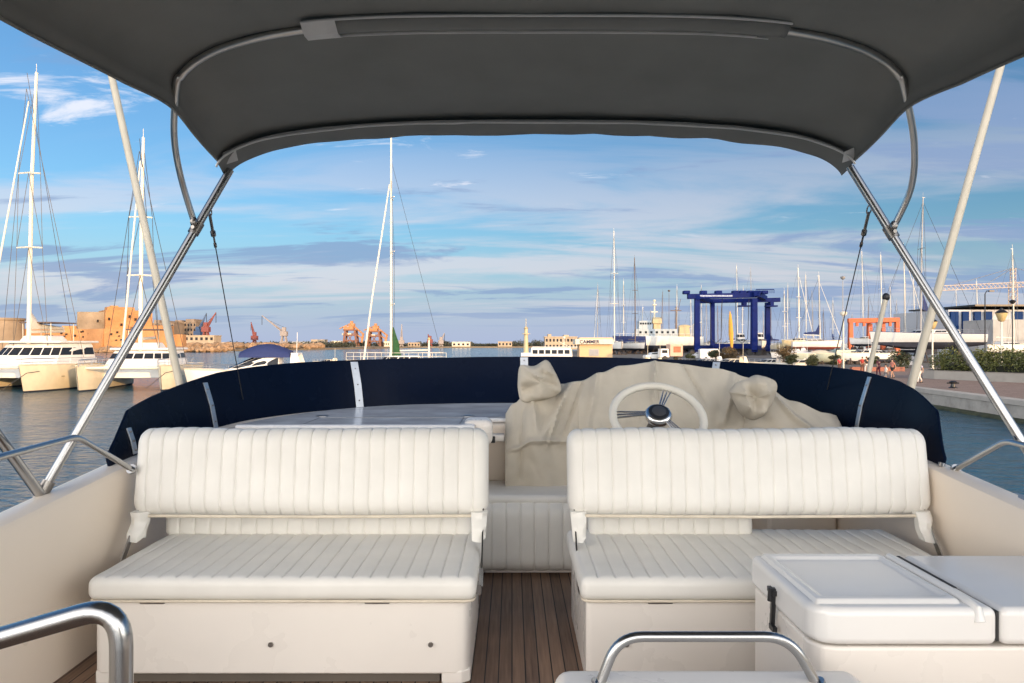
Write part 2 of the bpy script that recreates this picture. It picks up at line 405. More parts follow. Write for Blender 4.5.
# the panel splits at the brackets
cuts = [0, near(224), near(363), near(524), near(705), near(845), len(fine) - 1]
for a, c in zip(cuts, cuts[1:]): wsrun(fine[a:c + 1], 'panel', ws)
def bracket(i, w, k0, k1, m=ALU):
    p, o = fine[i]; bt = captop(p); t = wtop(p); hh = t - bt; d = Vector((o.y, -o.x, 0))
    b = MB(); secs = []
    for f in (k0, (k0 + k1) / 2, k1):
        off = 0.07 + (0.26 * f if f > 0.5 else 0.2 * f) * hh
        c = p + o * (off - 0.006); z = ZC + bt + hh * f
        secs.append([Vector((c.x, c.y, z)) + d * s1 * w / 2 + o * s2 * 0.004 for s1, s2 in ((-1, -1), (1, -1), (1, 1), (-1, 1))])
    b.loft(secs); br = local(b, ws).build('bracket', m, ws, bevel=0.0015, seg=2)
    for f in (0.15, 0.5, 0.85):
        b = MB(); ff = k0 + (k1 - k0) * f; off = 0.07 + (0.26 * ff if ff > 0.5 else 0.2 * ff) * hh - 0.0135
        c = p + o * off; z = ZC + bt + hh * ff
        b.ell((c.x, c.y, z), 0.007, 0.007, 0.007, 8, 5)
        local(b, ws).build('screw', STEELD, br, smooth=True)
bracket(near(224), 0.05, 0.0, 0.9); bracket(near(363), 0.075, 0.02, 0.97); bracket(near(524), 0.075, 0.55, 0.99); bracket(near(705), 0.075, 0.6, 0.99)
bracket(near(845), 0.04, 0.02, 0.95); bracket(near(148), 0.05, 0.05, 0.75); bracket(near(931), 0.05, 0.05, 0.5)

# benches -------------------------------------------------------------------
def bench(x0, x1, cx1, label, lumb, legx):
    X0 = x0; t = empty('bench', W((x0 + x1) / 2, 3.75, DECK), 0, label, 'bench', 'white vinyl benches on the flybridge')
    # moulded base, recessed toe line with feet at the corners
    b = MB(); b.prism([(x0 + 0.02, 3.33), (x0 + 0.05, 3.32), (x1 - 0.09, 3.32), (x1 - 0.045, 3.335), (x1 - 0.02, 3.38), (x1 - 0.02, 4.15), (x0 + 0.02, 4.15)], ZC + DECK + 0.045, ZC - 1.142)
    base = local(b, t).build('base', GEL, t, bevel=0.012)
    for fx in (x0 + 0.02, x1 - 0.15):
        b = MB()
        b.prism([(fx, 3.323), (fx + 0.09, 3.323), (fx + 0.128, 3.35), (fx + 0.128, 4.14), (fx, 4.14)], ZC + DECK + 0.001, ZC + DECK + 0.06)
        local(b, t).build('foot', GEL, t, bevel=0.008)
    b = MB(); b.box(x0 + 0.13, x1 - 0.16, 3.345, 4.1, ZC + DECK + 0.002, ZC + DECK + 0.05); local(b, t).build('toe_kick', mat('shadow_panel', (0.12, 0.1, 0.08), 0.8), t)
    for cx in cx1:
        b = MB(); b.box(cx - 0.055, cx + 0.055, 3.309, 3.3195, ZC - 1.158, ZC - 1.146); local(b, t).build('latch', STEELD, t, bevel=0.003)
    w = x1 - x0
    for cx in ((x0 + w * 0.47, x0 + w * 0.885) if x0 < 0 else (x0 + 0.2,)):
        b = MB(); b.tube([W(cx, 3.318, -1.34), W(cx, 3.31, -1.34)], 0.011, 14); local(b, t).build('lock', STEELD, t, smooth=True)
    wt = lambda p, n: 1.0 if n.y > 0.93 else 0.0
    sec = rrect(3.74, ZC - 1.09, 0.9, 0.106, 0.04)
    pleated('seat_cushion', x0 - 0.005, x1 + 0.005, [p - Vector((t.location.y, t.location.z)) for p in sec], 0.078, 0.0045, VIN, t, wt, er=0.035, phase=x0, puff=0.0008, wob=0.004).location.x = -t.location.x
    b = MB(); b.tube(fillet([W(x0 + 0.02, 3.6, -1.142), W(x0 + 0.0, 3.30, -1.142), W(x1, 3.30, -1.142), W(x1 - 0.02, 3.6, -1.142)], 0.05, 6), 0.006, 8); local(b, t).build('piping', VIND, t, smooth=True)
    # backrest bolster
    bx0, bx1 = lumb[2], lumb[3]
    sec = rrect(3.98, ZC - 0.682, 0.19, 0.46, 0.088, tilt=0.16)
    br = pleated('backrest', bx0, bx1, [p - Vector((t.location.y, t.location.z)) for p in sec], 0.076, 0.0045, VIN, t, None, er=0.065, puff=0.0012, phase=x1, wob=0.009); br.location.x = -t.location.x
    b = MB(); b.tube([W(bx0 + 0.03, 3.862, -0.893), W((bx0 + bx1) / 2, 3.858, -0.898), W(bx1 - 0.03, 3.862, -0.893)], 0.008, 8)
    b.v = [v - Vector(t.location) for v in b.v]; sk = b.build('piping', VIND, t, smooth=True)
    sec = rrect(4.12, ZC - 0.99, 0.12, 0.16, 0.05, tilt=0.1)
    pleated('lumbar_cushion', lumb[0], lumb[1], [p - Vector((t.location.y, t.location.z)) for p in sec], 0.083, 0.005, VIN, t, None, er=0.04, puff=0.002).location.x = -t.location.x
    # folding arms with their vinyl tabs
    for ax, s in legx:
        b = MB(); b.bar(W(ax + s * 0.02, 3.63, -1.19), W(ax + s * 0.02, 3.90, -0.87), 0.007, 0.034); b.bar(W(ax + s * 0.02, 3.60, -1.175), W(ax + s * 0.02, 3.64, -1.10), 0.02, 0.02)
        b.box(ax - 0.022, ax + 0.022, 3.59, 3.66, ZC - 1.21, ZC - 1.165)
        arm = local(b, t).build('arm', STEEL, t, smooth=True)
        b = MB(); g = []
        for k in range(9):
            f = k / 8; z = ZC - 0.87 - 0.135 * f; y = 3.845 - 0.05 * f + 0.008 * math.sin(f * 9 + ax)
            wv = 0.042 - 0.008 * f
            g.append([Vector((ax - wv, y + 0.01 * math.sin(f * 5), z)), Vector((ax - wv * 0.3, y - 0.014, z - 0.006 * f)), Vector((ax + wv * 0.4, y - 0.010, z - 0.01 * f)), Vector((ax + wv, y + 0.02, z + 0.01 * f)), Vector((ax + wv, y + 0.05, z)), Vector((ax - wv, y + 0.05, z))])
        b.loft(g); local(b, t).build('strap', VIN, t, smooth=True, fix=True)
    return t
bench(-1.88, -0.165, (-1.60, -0.60), 'white pleated vinyl bench on the left with its full-length folded backrest', (-1.90, -0.22, -1.985, -0.125), ((-1.925, -1), (-0.17, 1)))
bench(0.31, 2.08, (0.66, 1.9), 'white pleated vinyl bench on the right, half hidden behind the white wet bar', (0.42, 1.32, 0.295, 2.20), ((0.345, -1), (2.13, 1)))
# companion seat seen in the gap
t = empty('companion_seat', W(0.05, 5.0, DECK), 0, 'cream pleated forward seat seen through the gap between the two benches', 'seat')
sec = rrect(4.92, ZC - 1.255, 0.22, 0.47, 0.10)
pleated('front_pad', -0.78, 0.98, [p - Vector((t.location.y, t.location.z)) for p in sec], 0.095, 0.005, VIN, t, None, er=0.05, puff=0.003).location.x = -t.location.x
sec = rrect(5.12, ZC - 1.02, 0.54, 0.06, 0.028)
pleated('top_cushion', -0.78, 0.98, [p - Vector((t.location.y, t.location.z)) for p in sec], 0.8, 0.001, VIN, t, None, er=0.03, puff=0.002).location.x = -t.location.x
b = MB(); b.box(-0.75, 0.95, 4.93, 5.38, ZC + DECK + 0.001, ZC - 1.06); local(b, t).build('base', GEL, t, bevel=0.01)
b = MB(); b.box(-0.6, 1.0, 5.2, 5.3, ZC - 1.0, ZC - 0.7)
b = MB(); b.box(-0.78, 0.03, 4.97, 5.26, ZC - 1.01, ZC - 0.99)

# wet bar cabinet ------------------------------------------------------------
t = empty('wet_bar', W(1.7, 2.8, DECK), 0, 'white moulded wet bar cabinet with two lids at the lower right corner', 'cabinet')
b = MB(); b.prism([(1.015, 2.56), (1.045, 2.51), (1.09, 2.495), (2.12, 2.495), (2.12, 3.12), (1.015, 3.12)], ZC + DECK + 0.001, ZC - 1.018); local(b, t).build('body', GEL, t, bevel=0.012)
def lid(x0, x1, name, recess, rnd):
    b = MB(); zt = ZC - 0.885; z0 = ZC - 1.012
    pts = [(x0 + 0.0, 2.56), (x0 + 0.035, 2.5), (x0 + 0.09, 2.485), (x1, 2.485), (x1, 3.13), (x0, 3.13)] if rnd else [(x0, 2.485), (x1, 2.485), (x1, 3.13), (x0, 3.13)]
    b.prism(pts, z0, zt); return local(b, t).build(name, LIDM, t, bevel=0.028, seg=5)
l1 = lid(1.0, 1.625, 'lid', True, True); l2 = lid(1.634, 2.16, 'lid', False, False)
# shallow tray moulded into the left lid
b = MB(); zt = ZC - 0.8853; G = 80
def sst(a, c, v): v = max(0, min(1, (v - a) / (c - a))); return v * v * (3 - 2 * v)
rowsT = []
for i in range(G + 1):
    row = []
    for j in range(G + 1):
        x = 1.03 + 0.505 * i / G; y = 2.53 + 0.575 * j / G
        inn = sst(1.062, 1.085, x) * (1 - sst(1.495, 1.512, x)) * (1 - sst(3.04, 3.065, y)) * sst(2.575, 2.60, y)
        edge = sst(1.03, 1.045, x) * (1 - sst(1.52, 1.535, x)) * (1 - sst(3.09, 3.105, y)) * sst(2.53, 2.55, y)
        row.append(Vector((x, y, zt - 0.002 + 0.015 * edge - 0.012 * inn * edge)))
    rowsT.append(row)
b.loft(rowsT, closed=False)
local(b, t).build('lid_tray', LIDM, l1, smooth=True).location = -Vector(l1.location)
b = MB(); b.tube([(1.56, 3.08, zt + 0.0), (1.56, 2.55, zt + 0.0), (1.56, 2.50, zt - 0.008), (1.56, 2.485, zt - 0.045)], 0.018, 12); b.tube([(1.522, 3.08, zt - 0.004), (1.522, 2.56, zt - 0.004)], 0.012, 10)
local(b, t).build('lid_ridge', LIDM, l1, smooth=True)
b = MB(); b.box(1.6255, 1.6335, 2.50, 3.12, ZC - 1.0, ZC - 0.8995); b.box(1.60, 1.612, 2.70, 3.1, ZC - 0.8862, ZC - 0.8838)
local(b, t).build('lid_seal', DARK, t)
b = MB(); b.bar(W(0.995, 2.83, -0.93), W(0.995, 2.85, -1.075), 0.016, 0.02); b.box(0.985, 1.0, 2.81, 2.88, ZC - 0.955, ZC - 0.935); b.box(0.983, 1.0, 2.805, 2.855, ZC - 1.09, ZC - 1.07)
b.tube([W(0.985, 2.835, -0.93), W(0.982, 2.835, -0.98)], 0.011, 10)
local(b, t).build('latch', BLACKP, t, bevel=0.002)

# steel rails ----------------------------------------------------------------
def rail(name, pts, r, label, cat='handrail', m=STEEL, fl=(), fr=0.1):
    pts = [Vector(p) for p in pts]; t = empty(name, pts[0], 0, label, cat)
    b = MB(); b.tube(fillet(pts, fr, 8), r, 18); local(b, t).build('tube', m, t, smooth=True)
    for i in fl:
        d = (pts[1] - pts[0]).normalized() if i == 0 else (pts[-2] - pts[-1]).normalized()
        b = MB(); b.tube([pts[i] - d * 0.004, pts[i] + d * 0.008], r * 1.8, 18); local(b, t).build('flange', m, t, smooth=True)
    return t
rail('handrail', [W(-1.98, 3.88, -0.655), W(-2.055, 3.52, -0.44), W(-2.03, 2.95, -0.45), W(-2.0, 2.0, -0.52), W(-2.0, 1.7, -0.84)], 0.0145, 'bent steel handrail on top of the left coaming', fl=(0, -1), fr=0.05)
rail('handrail', [W(2.31, 3.88, -0.655), W(2.36, 3.56, -0.465), W(2.34, 3.0, -0.48), W(2.30, 2.0, -0.55), W(2.28, 1.7, -0.84)], 0.0145, 'bent steel handrail on top of the right coaming', fl=(0, -1), fr=0.05)
rail('grab_rail', [W(-0.66, 1.25, -1.50), W(-0.655, 1.25, -0.435), W(-1.1, 1.28, -0.57), W(-1.7, 1.30, -0.80), W(-1.72, 1.3, -1.5)], 0.0185, 'thick polished steel grab rail curving in the lower left corner', fl=(0, -1), fr=0.075)
rail('grab_rail', [W(0.265, 2.25, -1.03), W(0.32, 2.25, -0.885), W(0.84, 2.25, -0.885), W(0.92, 2.25, -1.03)], 0.0155, 'low arched steel grab rail at bottom centre in front of the right bench', fl=(0, -1), fr=0.11)

# bimini ---------------------------------------------------------------------
bi = empty('bimini_top', W(0.12, 3.5, -0.65), 0, 'dark grey canvas bimini sunshade on steel bows overhead', 'sunshade')
def bow(y, half, ze, h, e, n=48, xc=0.13):
    k = 0.95 if y > 4.1 else (0.55 + 0.40 * max(0, (y - 3.5) / 0.6))
    out = []
    for i in range(n + 1):
        a = math.pi * (1 - i / n); c, s = math.cos(a), math.sin(a)
        x = abs(c) ** (2 / e) * (1 if c > 0 else -1); z = abs(s) ** k
        out.append(Vector((xc + half * x, y, ZC + ze + h * z)))
    return out
STN = [  # y, half width, edge z, crown, exponent
    (0.3, 1.75, 0.80, 0.30, 3.4), (1.0, 1.76, 0.93, 0.33, 3.4), (1.8, 1.75, 0.99, 0.35, 3.4), (2.5, 1.74, 1.03, 0.335, 3.4), (3.1, 1.73, 1.075, 0.315, 3.2), (3.5, 1.72, 1.10, 0.30, 3.5), (3.8, 1.72, 1.035, 0.31, 2.9), (4.05, 1.72, 0.99, 0.305, 2.8), (4.22, 1.72, 0.965, 0.29, 2.8)]
def stn(y):
    ys = [s[0] for s in STN]
    for i in range(len(STN) - 1):
        if ys[i] <= y <= ys[i + 1]:
            t = (y - ys[i]) / (ys[i + 1] - ys[i]); P0 = STN[max(i - 1, 0)]; A = STN[i]; B = STN[i + 1]; P3 = STN[min(i + 2, len(STN) - 1)]
            return [0.5 * (2 * A[k] + (B[k] - P0[k]) * t + (2 * P0[k] - 5 * A[k] + 4 * B[k] - P3[k]) * t * t + (3 * A[k] - P0[k] - 3 * B[k] + P3[k]) * t ** 3) for k in range(1, 5)]
    return list(STN[-1][1:])
def frontlean(y, pt):   # corners of each bow sit a little aft of its crown
    u = abs(pt.x - 0.13) / 1.75
    k = max(0, min(1, (y - 3.5) / 0.7)); u = min(u, 1)
    return pt + Vector((0, k * (-0.12 * u ** 3 + 0.06) + (1 - k) * (-0.30 * (1 - u ** 4)), 0))
b = MB(); rows = []
ys = [0.3 + (4.22 - 0.3) * i / 56 for i in range(57)]
for y in ys:
    hf, ze, h, e = stn(y); pb = bow(y, hf, ze, h, e)
    row = []
    for j, p in enumerate(pb):
        u = (j / 48) * 2 - 1
        # cloth sags a touch between the bows
        sag = -0.012 * math.sin(math.pi * min(1, max(0, (y - 3.3) / 0.95))) * (1 - u * u) if y > 3.3 else -0.02 * math.sin(math.pi * (y - 0.3) / 3.0) * (1 - u * u)
        wr = 0.006 * noise.noise(Vector((p.x * 1.5, y * 2.5, 3))) + 0.010 * (0.2 - abs(noise.noise(Vector((p.x * 2.2, y * 5 + p.x, 8))))) * max(0, 1 - abs(y - 3.5) / 0.5)
        row.append(frontlean(y, p) + Vector((0, 0, sag + wr)))
    rows.append(row)
b.loft(rows, closed=False)
top = local(b, bi).build('canopy', BIM, bi, smooth=True)
sol = top.modifiers.new('sol', 'SOLIDIFY'); sol.thickness = 0.003; sol.offset = 1
# front hem: flap hanging just behind the front bow and piping seam
def bowpts(y, dz=0.0, s0=0.02, s1=0.98, n=60, back=0.0):
    hf, ze, h, e = stn(y); pb = [frontlean(y, p) for p in bow(y, hf, ze, h, e, n)]
    a, c = int(s0 * n), int(s1 * n)
    return [p + Vector((0, back, dz)) for p in pb[a:c + 1]]
b = MB(); A = bowpts(4.215, -0.002); rows = []
for k, (dy, dzz) in enumerate(((0.0, 0.0), (0.012, -0.02), (0.016, -0.045), (0.004, -0.062), (-0.03, -0.058), (-0.07, -0.045), (-0.11, -0.028), (-0.14, -0.012))):
    rows.append([p + Vector((0, dy + 0.006 * noise.noise(Vector((p.x * 5, k, 1))), dzz * (0.9 + 0.2 * noise.noise(Vector((p.x * 6, k * 0.5, 9)))))) for p in A])
b.loft(rows, closed=False); hem = local(b, bi).build('hem', BIM, bi, smooth=True)
b = MB(); b.tube([p + Vector((0, -0.16, -0.034 + 0.004 * noise.noise(p * 7))) for p in A], 0.006, 8); local(b, bi).build('piping', BIMT, hem, smooth=True)
b = MB()
# side hems
for sgn in (0, -1):
    rr = [rows_[sgn] for rows_ in [[frontlean(y, q) for q in (bow(y, *stn(y))[0], bow(y, *stn(y))[-1])] for y in ys]]
    b2 = MB(); b2.tube([p + Vector((0, 0, 0.004)) for p in rr], 0.007, 8); local(b2, bi).build('side_hem', BIM, bi, smooth=True)
# middle bow, drawn below the cloth, legs down to the main poles
hf, ze, h, e = stn(3.5)
mid = [frontlean(3.5, p) + Vector((0, 0.0, -0.024)) for p in bow(3.5, hf - 0.01, ze, h, e, 60)]
JL = Vector(P(230, 170, 4.12)).lerp(Vector(P(44, 489, 3.46)), 0.21); JR = Vector(P(850, 167, 4.06)).lerp(Vector(P(1047, 482, 3.46)), 0.235)
legL = [JL, JL.lerp(mid[0], 0.4) + Vector((-0.035, 0, 0)), JL.lerp(mid[0], 0.8) + Vector((-0.02, 0, 0))]; legR = [JR, JR.lerp(mid[-1], 0.4) + Vector((0.035, 0, 0)), JR.lerp(mid[-1], 0.8) + Vector((0.02, 0, 0))]
b = MB(); b.tube(catmull([JL, P(181, 178, 3.86), P(174, 135, 3.66)] + [mid[i] for i in (4, 6, 8, 11, 15, 20, 25, 30, 35, 40, 45, 49, 52, 54, 56)] + [P(914, 140, 3.64), P(911, 188, 3.80), JR], 6), 0.0165, 14)
local(b, bi).build('bow', mat('bow_steel', (0.62, 0.61, 0.59), 0.28, 1.0, vary=0.08, scale=8), bi, smooth=True)
# bow sleeve with pale tape edges
hf, ze, h, e = stn(3.5)
sl = [frontlean(3.5, p) for p in bow(3.5, hf, ze, h, e, 120)]
sl = [p for p in sl if -0.93 < p.x < 1.20]
b = MB(); b.loft([[p + Vector((0, -0.062, -0.006)), p + Vector((0, -0.04, -0.034)), p + Vector((0, -0.012, -0.047)), p + Vector((0, 0.02, -0.047)), p + Vector((0, 0.05, -0.03)), p + Vector((0, 0.075, -0.008))] for p in sl], closed=False)
slv = local(b, bi).build('bow_sleeve', BIM, bi, smooth=True); so = slv.modifiers.new('s', 'SOLIDIFY'); so.thickness = 0.002
b = MB()
def strip(off0, off1, pts): b.loft([[p + Vector((0, off0[0], off0[1])), p + Vector((0, off1[0], off1[1]))] for p in pts], closed=False)
b.tube([p + Vector((0, -0.075, -0.024)) for p in sl], 0.0055, 6); b.tube([p + Vector((0, 0.085, -0.026)) for p in sl[:-3]], 0.0055, 6)
b.tube([p + Vector((0, 0.036, -0.052 + 0.0015 * noise.noise(p * 9))) for p in sl[3:-2]], 0.0022, 6)
strip((-0.075, -0.028), (-0.012, -0.056), sl[:5]); strip((-0.012, -0.056), (0.05, -0.050), sl[:5]); strip((0.05, -0.050), (0.09, -0.030), sl[:5])
local(b, bi).build('sleeve_tape', BIMT, slv, smooth=True)
# main poles, rear struts, joints
def pole(base, topp, knee, rear, m=STEEL):
    base, topp, rear = Vector(base), Vector(topp), Vector(rear)
    b = MB(); b.tube([base.lerp(topp, i / 14) for i in range(15)], 0.0215, 32); local(b, bi).build('main_pole', m, bi, smooth=True)
    b = MB(); b.tube([base + Vector((0, -0.0, -0.05)), rear], 0.0235, 28); local(b, bi).build('rear_strut', m, bi, smooth=True)
    b = MB(); d = (topp - base).normalized()
    b.tube([base - d * 0.05, base + d * 0.04], 0.031, 14); b.lathe(base + Vector((0, 0, -0.13)), [(0.05, -0.02), (0.05, -0.008), (0.02, 0.0), (0.02, 0.09)], 14)
    b.tube([base + Vector((-0.05, 0, -0.03)), base + Vector((0.05, 0, -0.03))], 0.012, 8)
    local(b, bi).build('base_joint', STEELD, bi, smooth=True)
    b = MB(); b.tube([knee - d * 0.035, knee + d * 0.035], 0.029, 14); b.tube([knee + Vector((0, -0.045, 0)), knee + Vector((0, 0.045, 0))], 0.010, 8)
    b.ell(knee + Vector((0, -0.03, 0.03)), 0.02, 0.02, 0.028, 8, 6)
    local(b, bi).build('pole_joint', STEELD, bi, smooth=True)
bl = Vector(P(44, 489, 3.46)); br_ = Vector(P(1047, 482, 3.46))
tl = Vector(P(230, 170, 4.12)); tr = Vector(P(850, 167, 4.06))
pole(bl, tl, JL, P(-60, 355, 2.9)); pole(br_, tr, JR, P(1140, 360, 2.9))
for c, s in ((tl, 1), (tr, -1)):   # corner patches
    b = MB(); q = c + Vector((s * 0.01, 0.0, 0.035)); b.loft([[q + Vector((-0.045, -0.03, -0.02)), q + Vector((0.045, -0.03, 0.01))], [q + Vector((-0.05, -0.07, 0.03)), q + Vector((0.045, -0.07, 0.07))]], closed=False)
    k = local(b, bi).build('corner_patch', BIMT, bi); so = k.modifiers.new('s', 'SOLIDIFY'); so.thickness = 0.004
# hold-down wires with shackle and turnbuckle
def wire(a, s, e, label):
    a, e = Vector(a), Vector(e); d = (e - a); L = d.length; d.normalize(); t = empty('stay_wire', a, 0, label, 'rigging wire', 'hold-down wires of the sunshade')
    b = MB(); b.tube([a + d * 0.30, e - d * 0.03], 0.0032, 8); b.tube([e - d * 0.07, e], 0.006, 8); local(b, t).build('wire', ROPE, t, smooth=True)
    b = MB(); b.tube([a + Vector((0.012 * math.cos(k), 0.004, 0)) + d * (0.045 - 0.035 * math.sin(k)) for k in [i * math.pi / 8 for i in range(17)]], 0.0038, 6)
    b.tube([e + Vector((0.012 * math.cos(k), 0, 0)) + d * (0.01 + 0.02 * math.sin(k)) for k in [i * math.pi / 8 for i in range(17)]], 0.0045, 6)
    local(b, t).build('shackle', STEELD, t, smooth=True)
    b = MB(); b.tube([a + d * 0.07, a + d * 0.2], 0.0085, 10); b.tube([a + d * 0.2, a + d * 0.31], 0.0055, 8); b.tube([a + d * 0.205, a + d * 0.235], 0.015, 10); b.tube([a + d * 0.30, a + d * 0.33], 0.009, 8)
    local(b, t).build('turnbuckle', STEELD, t, smooth=True)
wire(P(208, 205, 4.05), 1, P(245, 411, 5.75), 'thin steel wire with turnbuckle running down from the left bimini pole')
wire(P(871, 203, 3.98), 1, P(822, 412, 5.6), 'thin steel wire with turnbuckle running down from the right bimini pole')
# outrigger poles and aerial
def pole_thing(name, a, c, r, label, cat, tip=None):
    a, c = Vector(a), Vector(c); t = empty(name, a, 0, label, cat); d = (c - a).normalized()
    b = MB(); b.tube([a, c], r, 14, r2=r * 0.8); local(b, t).build('shaft', CREAMP, t, smooth=True)
    b = MB(); b.lathe(a, [(r * 2.2, -0.03), (r * 2.2, 0.0), (r * 1.4, 0.02), (r * 1.3, 0.09)], 14); local(b, t).build('socket', STEEL, t, smooth=True)
    if tip: b = MB(); b.ell(c, 0.026, 0.026, 0.03, 10, 8); local(b, t).build('tip', BLACKP, t, smooth=True)
def ext(p, q, Y, za, zb):
    p, q = Vector(P(*p, Y)), Vector(P(*q, Y)); d = (q - p) / (q.z - p.z)
    return p + d * (ZC + za - p.z), p + d * (ZC + zb - p.z)
a, c = ext((180, 385), (112, 78), 5.5, -1.62, 2.9); pole_thing('outrigger_pole', a, c, 0.030, 'cream leaning pole outside the left end of the windscreen', 'pole')
a, c = ext((910, 390), (1003, 58), 5.15, -1.62, 2.9); pole_thing('outrigger_pole', a, c, 0.030, 'long cream leaning pole outside the right end of the windscreen', 'pole')
a, c = ext((868, 375), (886, 297), 5.3, -1.62, 0.33); pole_thing('aerial', a, c, 0.021, 'short white leaning rod with a black tip behind the right of the windscreen', 'aerial', True)

# helm: console, wheel, cover -------------------------------------------------
hc = empty('helm_console', W(1.05, 5.3, DECK), 0, 'white steering wheel with metal spokes on the covered helm console', 'helm')
b = MB(); b.prism([(0.12, 5.44), (1.7, 5.44), (1.6, 5.9), (0.2, 5.9)], ZC - 1.5, ZC - 0.5); local(b, hc).build('pedestal', GEL, hc, bevel=0.03)
wc = Vector(P(658, 417, 4.72)); tilt = R(50)
def wp(a, r, off=0.0):   # point on the wheel plane (tilted back)
    return wc + Vector((r * math.cos(a), math.sin(tilt) * r * math.sin(a) - off * math.cos(tilt), math.cos(tilt) * r * math.sin(a) + off * math.sin(tilt)))
b = MB(); N = 64; RW = 0.285; ring = [wp(2 * math.pi * i / N, RW) for i in range(N)]
secs = []
for i in range(N):
    a = 2 * math.pi * i / N; rd = (ring[i] - wc).normalized(); nn = Vector((0, -math.cos(tilt), math.sin(tilt)))
    rr = 0.026 * (1 + 0.03 * math.sin(a * 24))
    secs.append([ring[i] + (rd * math.cos(k) + nn * math.sin(k)) * rr for k in [j * math.pi / 6 for j in range(12)]])
secs.append(secs[0]); b.loft(secs, caps=False)
wheel = local(b, hc).build('steering_wheel', mat('wheel_leather', (0.74, 0.70, 0.61), 0.45, vary=0.05), hc, smooth=True, fix=True)
for a0 in (R(68), R(176), R(-52)):
    b = MB()
    for dd in (-0.11, 0.0, 0.11): b.tube([wp(a0 + dd * 2.0, 0.055, 0.03), wp(a0 + dd, 0.16, 0.015), wp(a0 + dd * 0.9, RW - 0.015, 0.0)], 0.006, 8)
    local(b, hc).build('spoke', CHROME, wheel, smooth=True)
def disc(prof, name, m):
    b = MB(); secs = [[wp(2 * math.pi * j / 28, r, off) for j in range(28)] for r, off in prof]; b.loft(secs); local(b, hc).build(name, m, wheel, smooth=True, fix=True)
disc([(0.085, 0.0), (0.088, 0.02), (0.078, 0.04), (0.066, 0.046)], 'hub', CHROME); disc([(0.064, 0.04), (0.064, 0.05), (0.05, 0.054)], 'horn_ring', BLACKP); disc([(0.044, 0.05), (0.044, 0.056), (0.02, 0.064)], 'horn_button', mat('dark_grey_plastic', (0.05, 0.05, 0.055), 0.3))
b = MB(); b.tube([wp(0, 0, -0.01), Vector((wc.x, 5.3, wc.z - 0.25))], 0.035, 12); local(b, hc).build('column', BLACKP, hc, smooth=True)
# fabric cover
cv = empty('canvas_cover', W(1.0, 5.2, -0.98), 0, 'rumpled tan canvas cover draped over the helm console behind the right bench', 'cover')
def ridge(x):
    tab = [(-0.12, -0.62), (0.02, -0.44), (0.14, -0.30), (0.38, -0.30), (0.5, -0.275), (0.66, -0.215), (0.8, -0.165), (1.05, -0.135), (1.2, -0.145), (1.5, -0.185), (1.75, -0.25), (1.95, -0.40), (2.12, -0.47), (2.25, -0.50)]
    for (a, za), (c, zc) in zip(tab, tab[1:]):
        if a <= x <= c:
            t = (x - a) / (c - a); t = t * t * (3 - 2 * t); return za + (zc - za) * t
    return tab[-1][1]
def cover_pt(u, v):
    # v: 0 bottom of the front fall .. 0.62 ridge .. 1 back
    x = -0.045 + 2.24 * u
    zr = ridge(x); spread = 0.0
    if v < 0.62:
        t = v / 0.62
        zb = -1.0 if x < 0.9 else -0.95
        z = zb + (zr - zb) * (t ** 0.9); y = 5.17 + 0.10 * t + 0.42 * max(0, t - 0.42) ** 1.4
    else:
        t = (v - 0.62) / 0.38; z = zr - (0.12 + 0.28 * t) * t; y = 5.50 + 0.75 * t
    rr_ = max(0.0, min(1.0, (x - 1.6) / 0.55)); y -= 0.42 * rr_ * rr_ * (3 - 2 * rr_)
    # hanging folds on the front, knee wrinkle where the cover turns over the edge
    fall = max(0, 1 - v / 0.55)
    y += 0.020 * math.sin(x * 16 + 1.2 * math.sin(x * 5) + v * 3) * fall
    y += 0.025 * noise.noise(Vector((x * 3.2, v * 3.5, 1.3))) + 0.008 * noise.noise(Vector((x * 8, v * 7, 4.3)))
    def crease(x0, v0, x1, v1, w, amp):
        amp *= 0.85; w *= 0.8
        dx, dv = x1 - x0, (v1 - v0) ; L2 = dx * dx + dv * dv
        s = max(0, min(1, ((x - x0) * dx + (v - v0) * dv) / L2)); px_, pv_ = x0 + dx * s, v0 + dv * s
        d2 = (x - px_) ** 2 + (v - pv_) ** 2
        return amp * math.exp(-d2 / (w * w)) * (0.4 + 0.6 * math.sin(math.pi * (0.15 + 0.8 * s)))
    c = 0
    c += crease(0.42, 0.60, 0.20, 0.26, 0.035, -0.075); c += crease(0.50, 0.60, 0.33, 0.24, 0.022, 0.035); c += crease(0.36, 0.50, 0.24, 0.22, 0.018, -0.05)
    c += crease(0.14, 0.55, 0.18, 0.30, 0.03, -0.055); c += crease(0.08, 0.5, 0.05, 0.05, 0.02, 0.03); c += crease(1.05, 0.64, 1.0, 0.40, 0.02, -0.05)
    c += crease(1.62, 0.6, 1.48, 0.30, 0.03, -0.06); c += crease(1.72, 0.58, 1.62, 0.25, 0.02, 0.04); c += crease(0.0, 0.27, 0.5, 0.25, 0.02, -0.05); c += crease(1.25, 0.62, 1.38, 0.4, 0.02, 0.03)
    c += crease(1.85, 0.56, 2.1, 0.30, 0.03, -0.05); c += crease(0.62, 0.62, 0.52, 0.3, 0.03, -0.04)
    y += c; z += -0.25 * c * (1 if v > 0.4 else 0.3)
    aa = x * 0.85 + v * 0.9; bb = v * 1.1 - x * 0.6
    amp = 1.0 if x < 0.7 else 0.6
    y += amp * 0.034 * (0.25 - abs(noise.noise(Vector((aa * 5.5, bb * 2.0, 2.2))))) + amp * 0.018 * (0.25 - abs(noise.noise(Vector((x * 11 + v * 4, v * 4, 7.7))))) 
    z += 0.006 * noise.noise(Vector((x * 5, v * 5, 8)))
    return W(x, y, z)
b = MB(); NU, NV = 170, 110
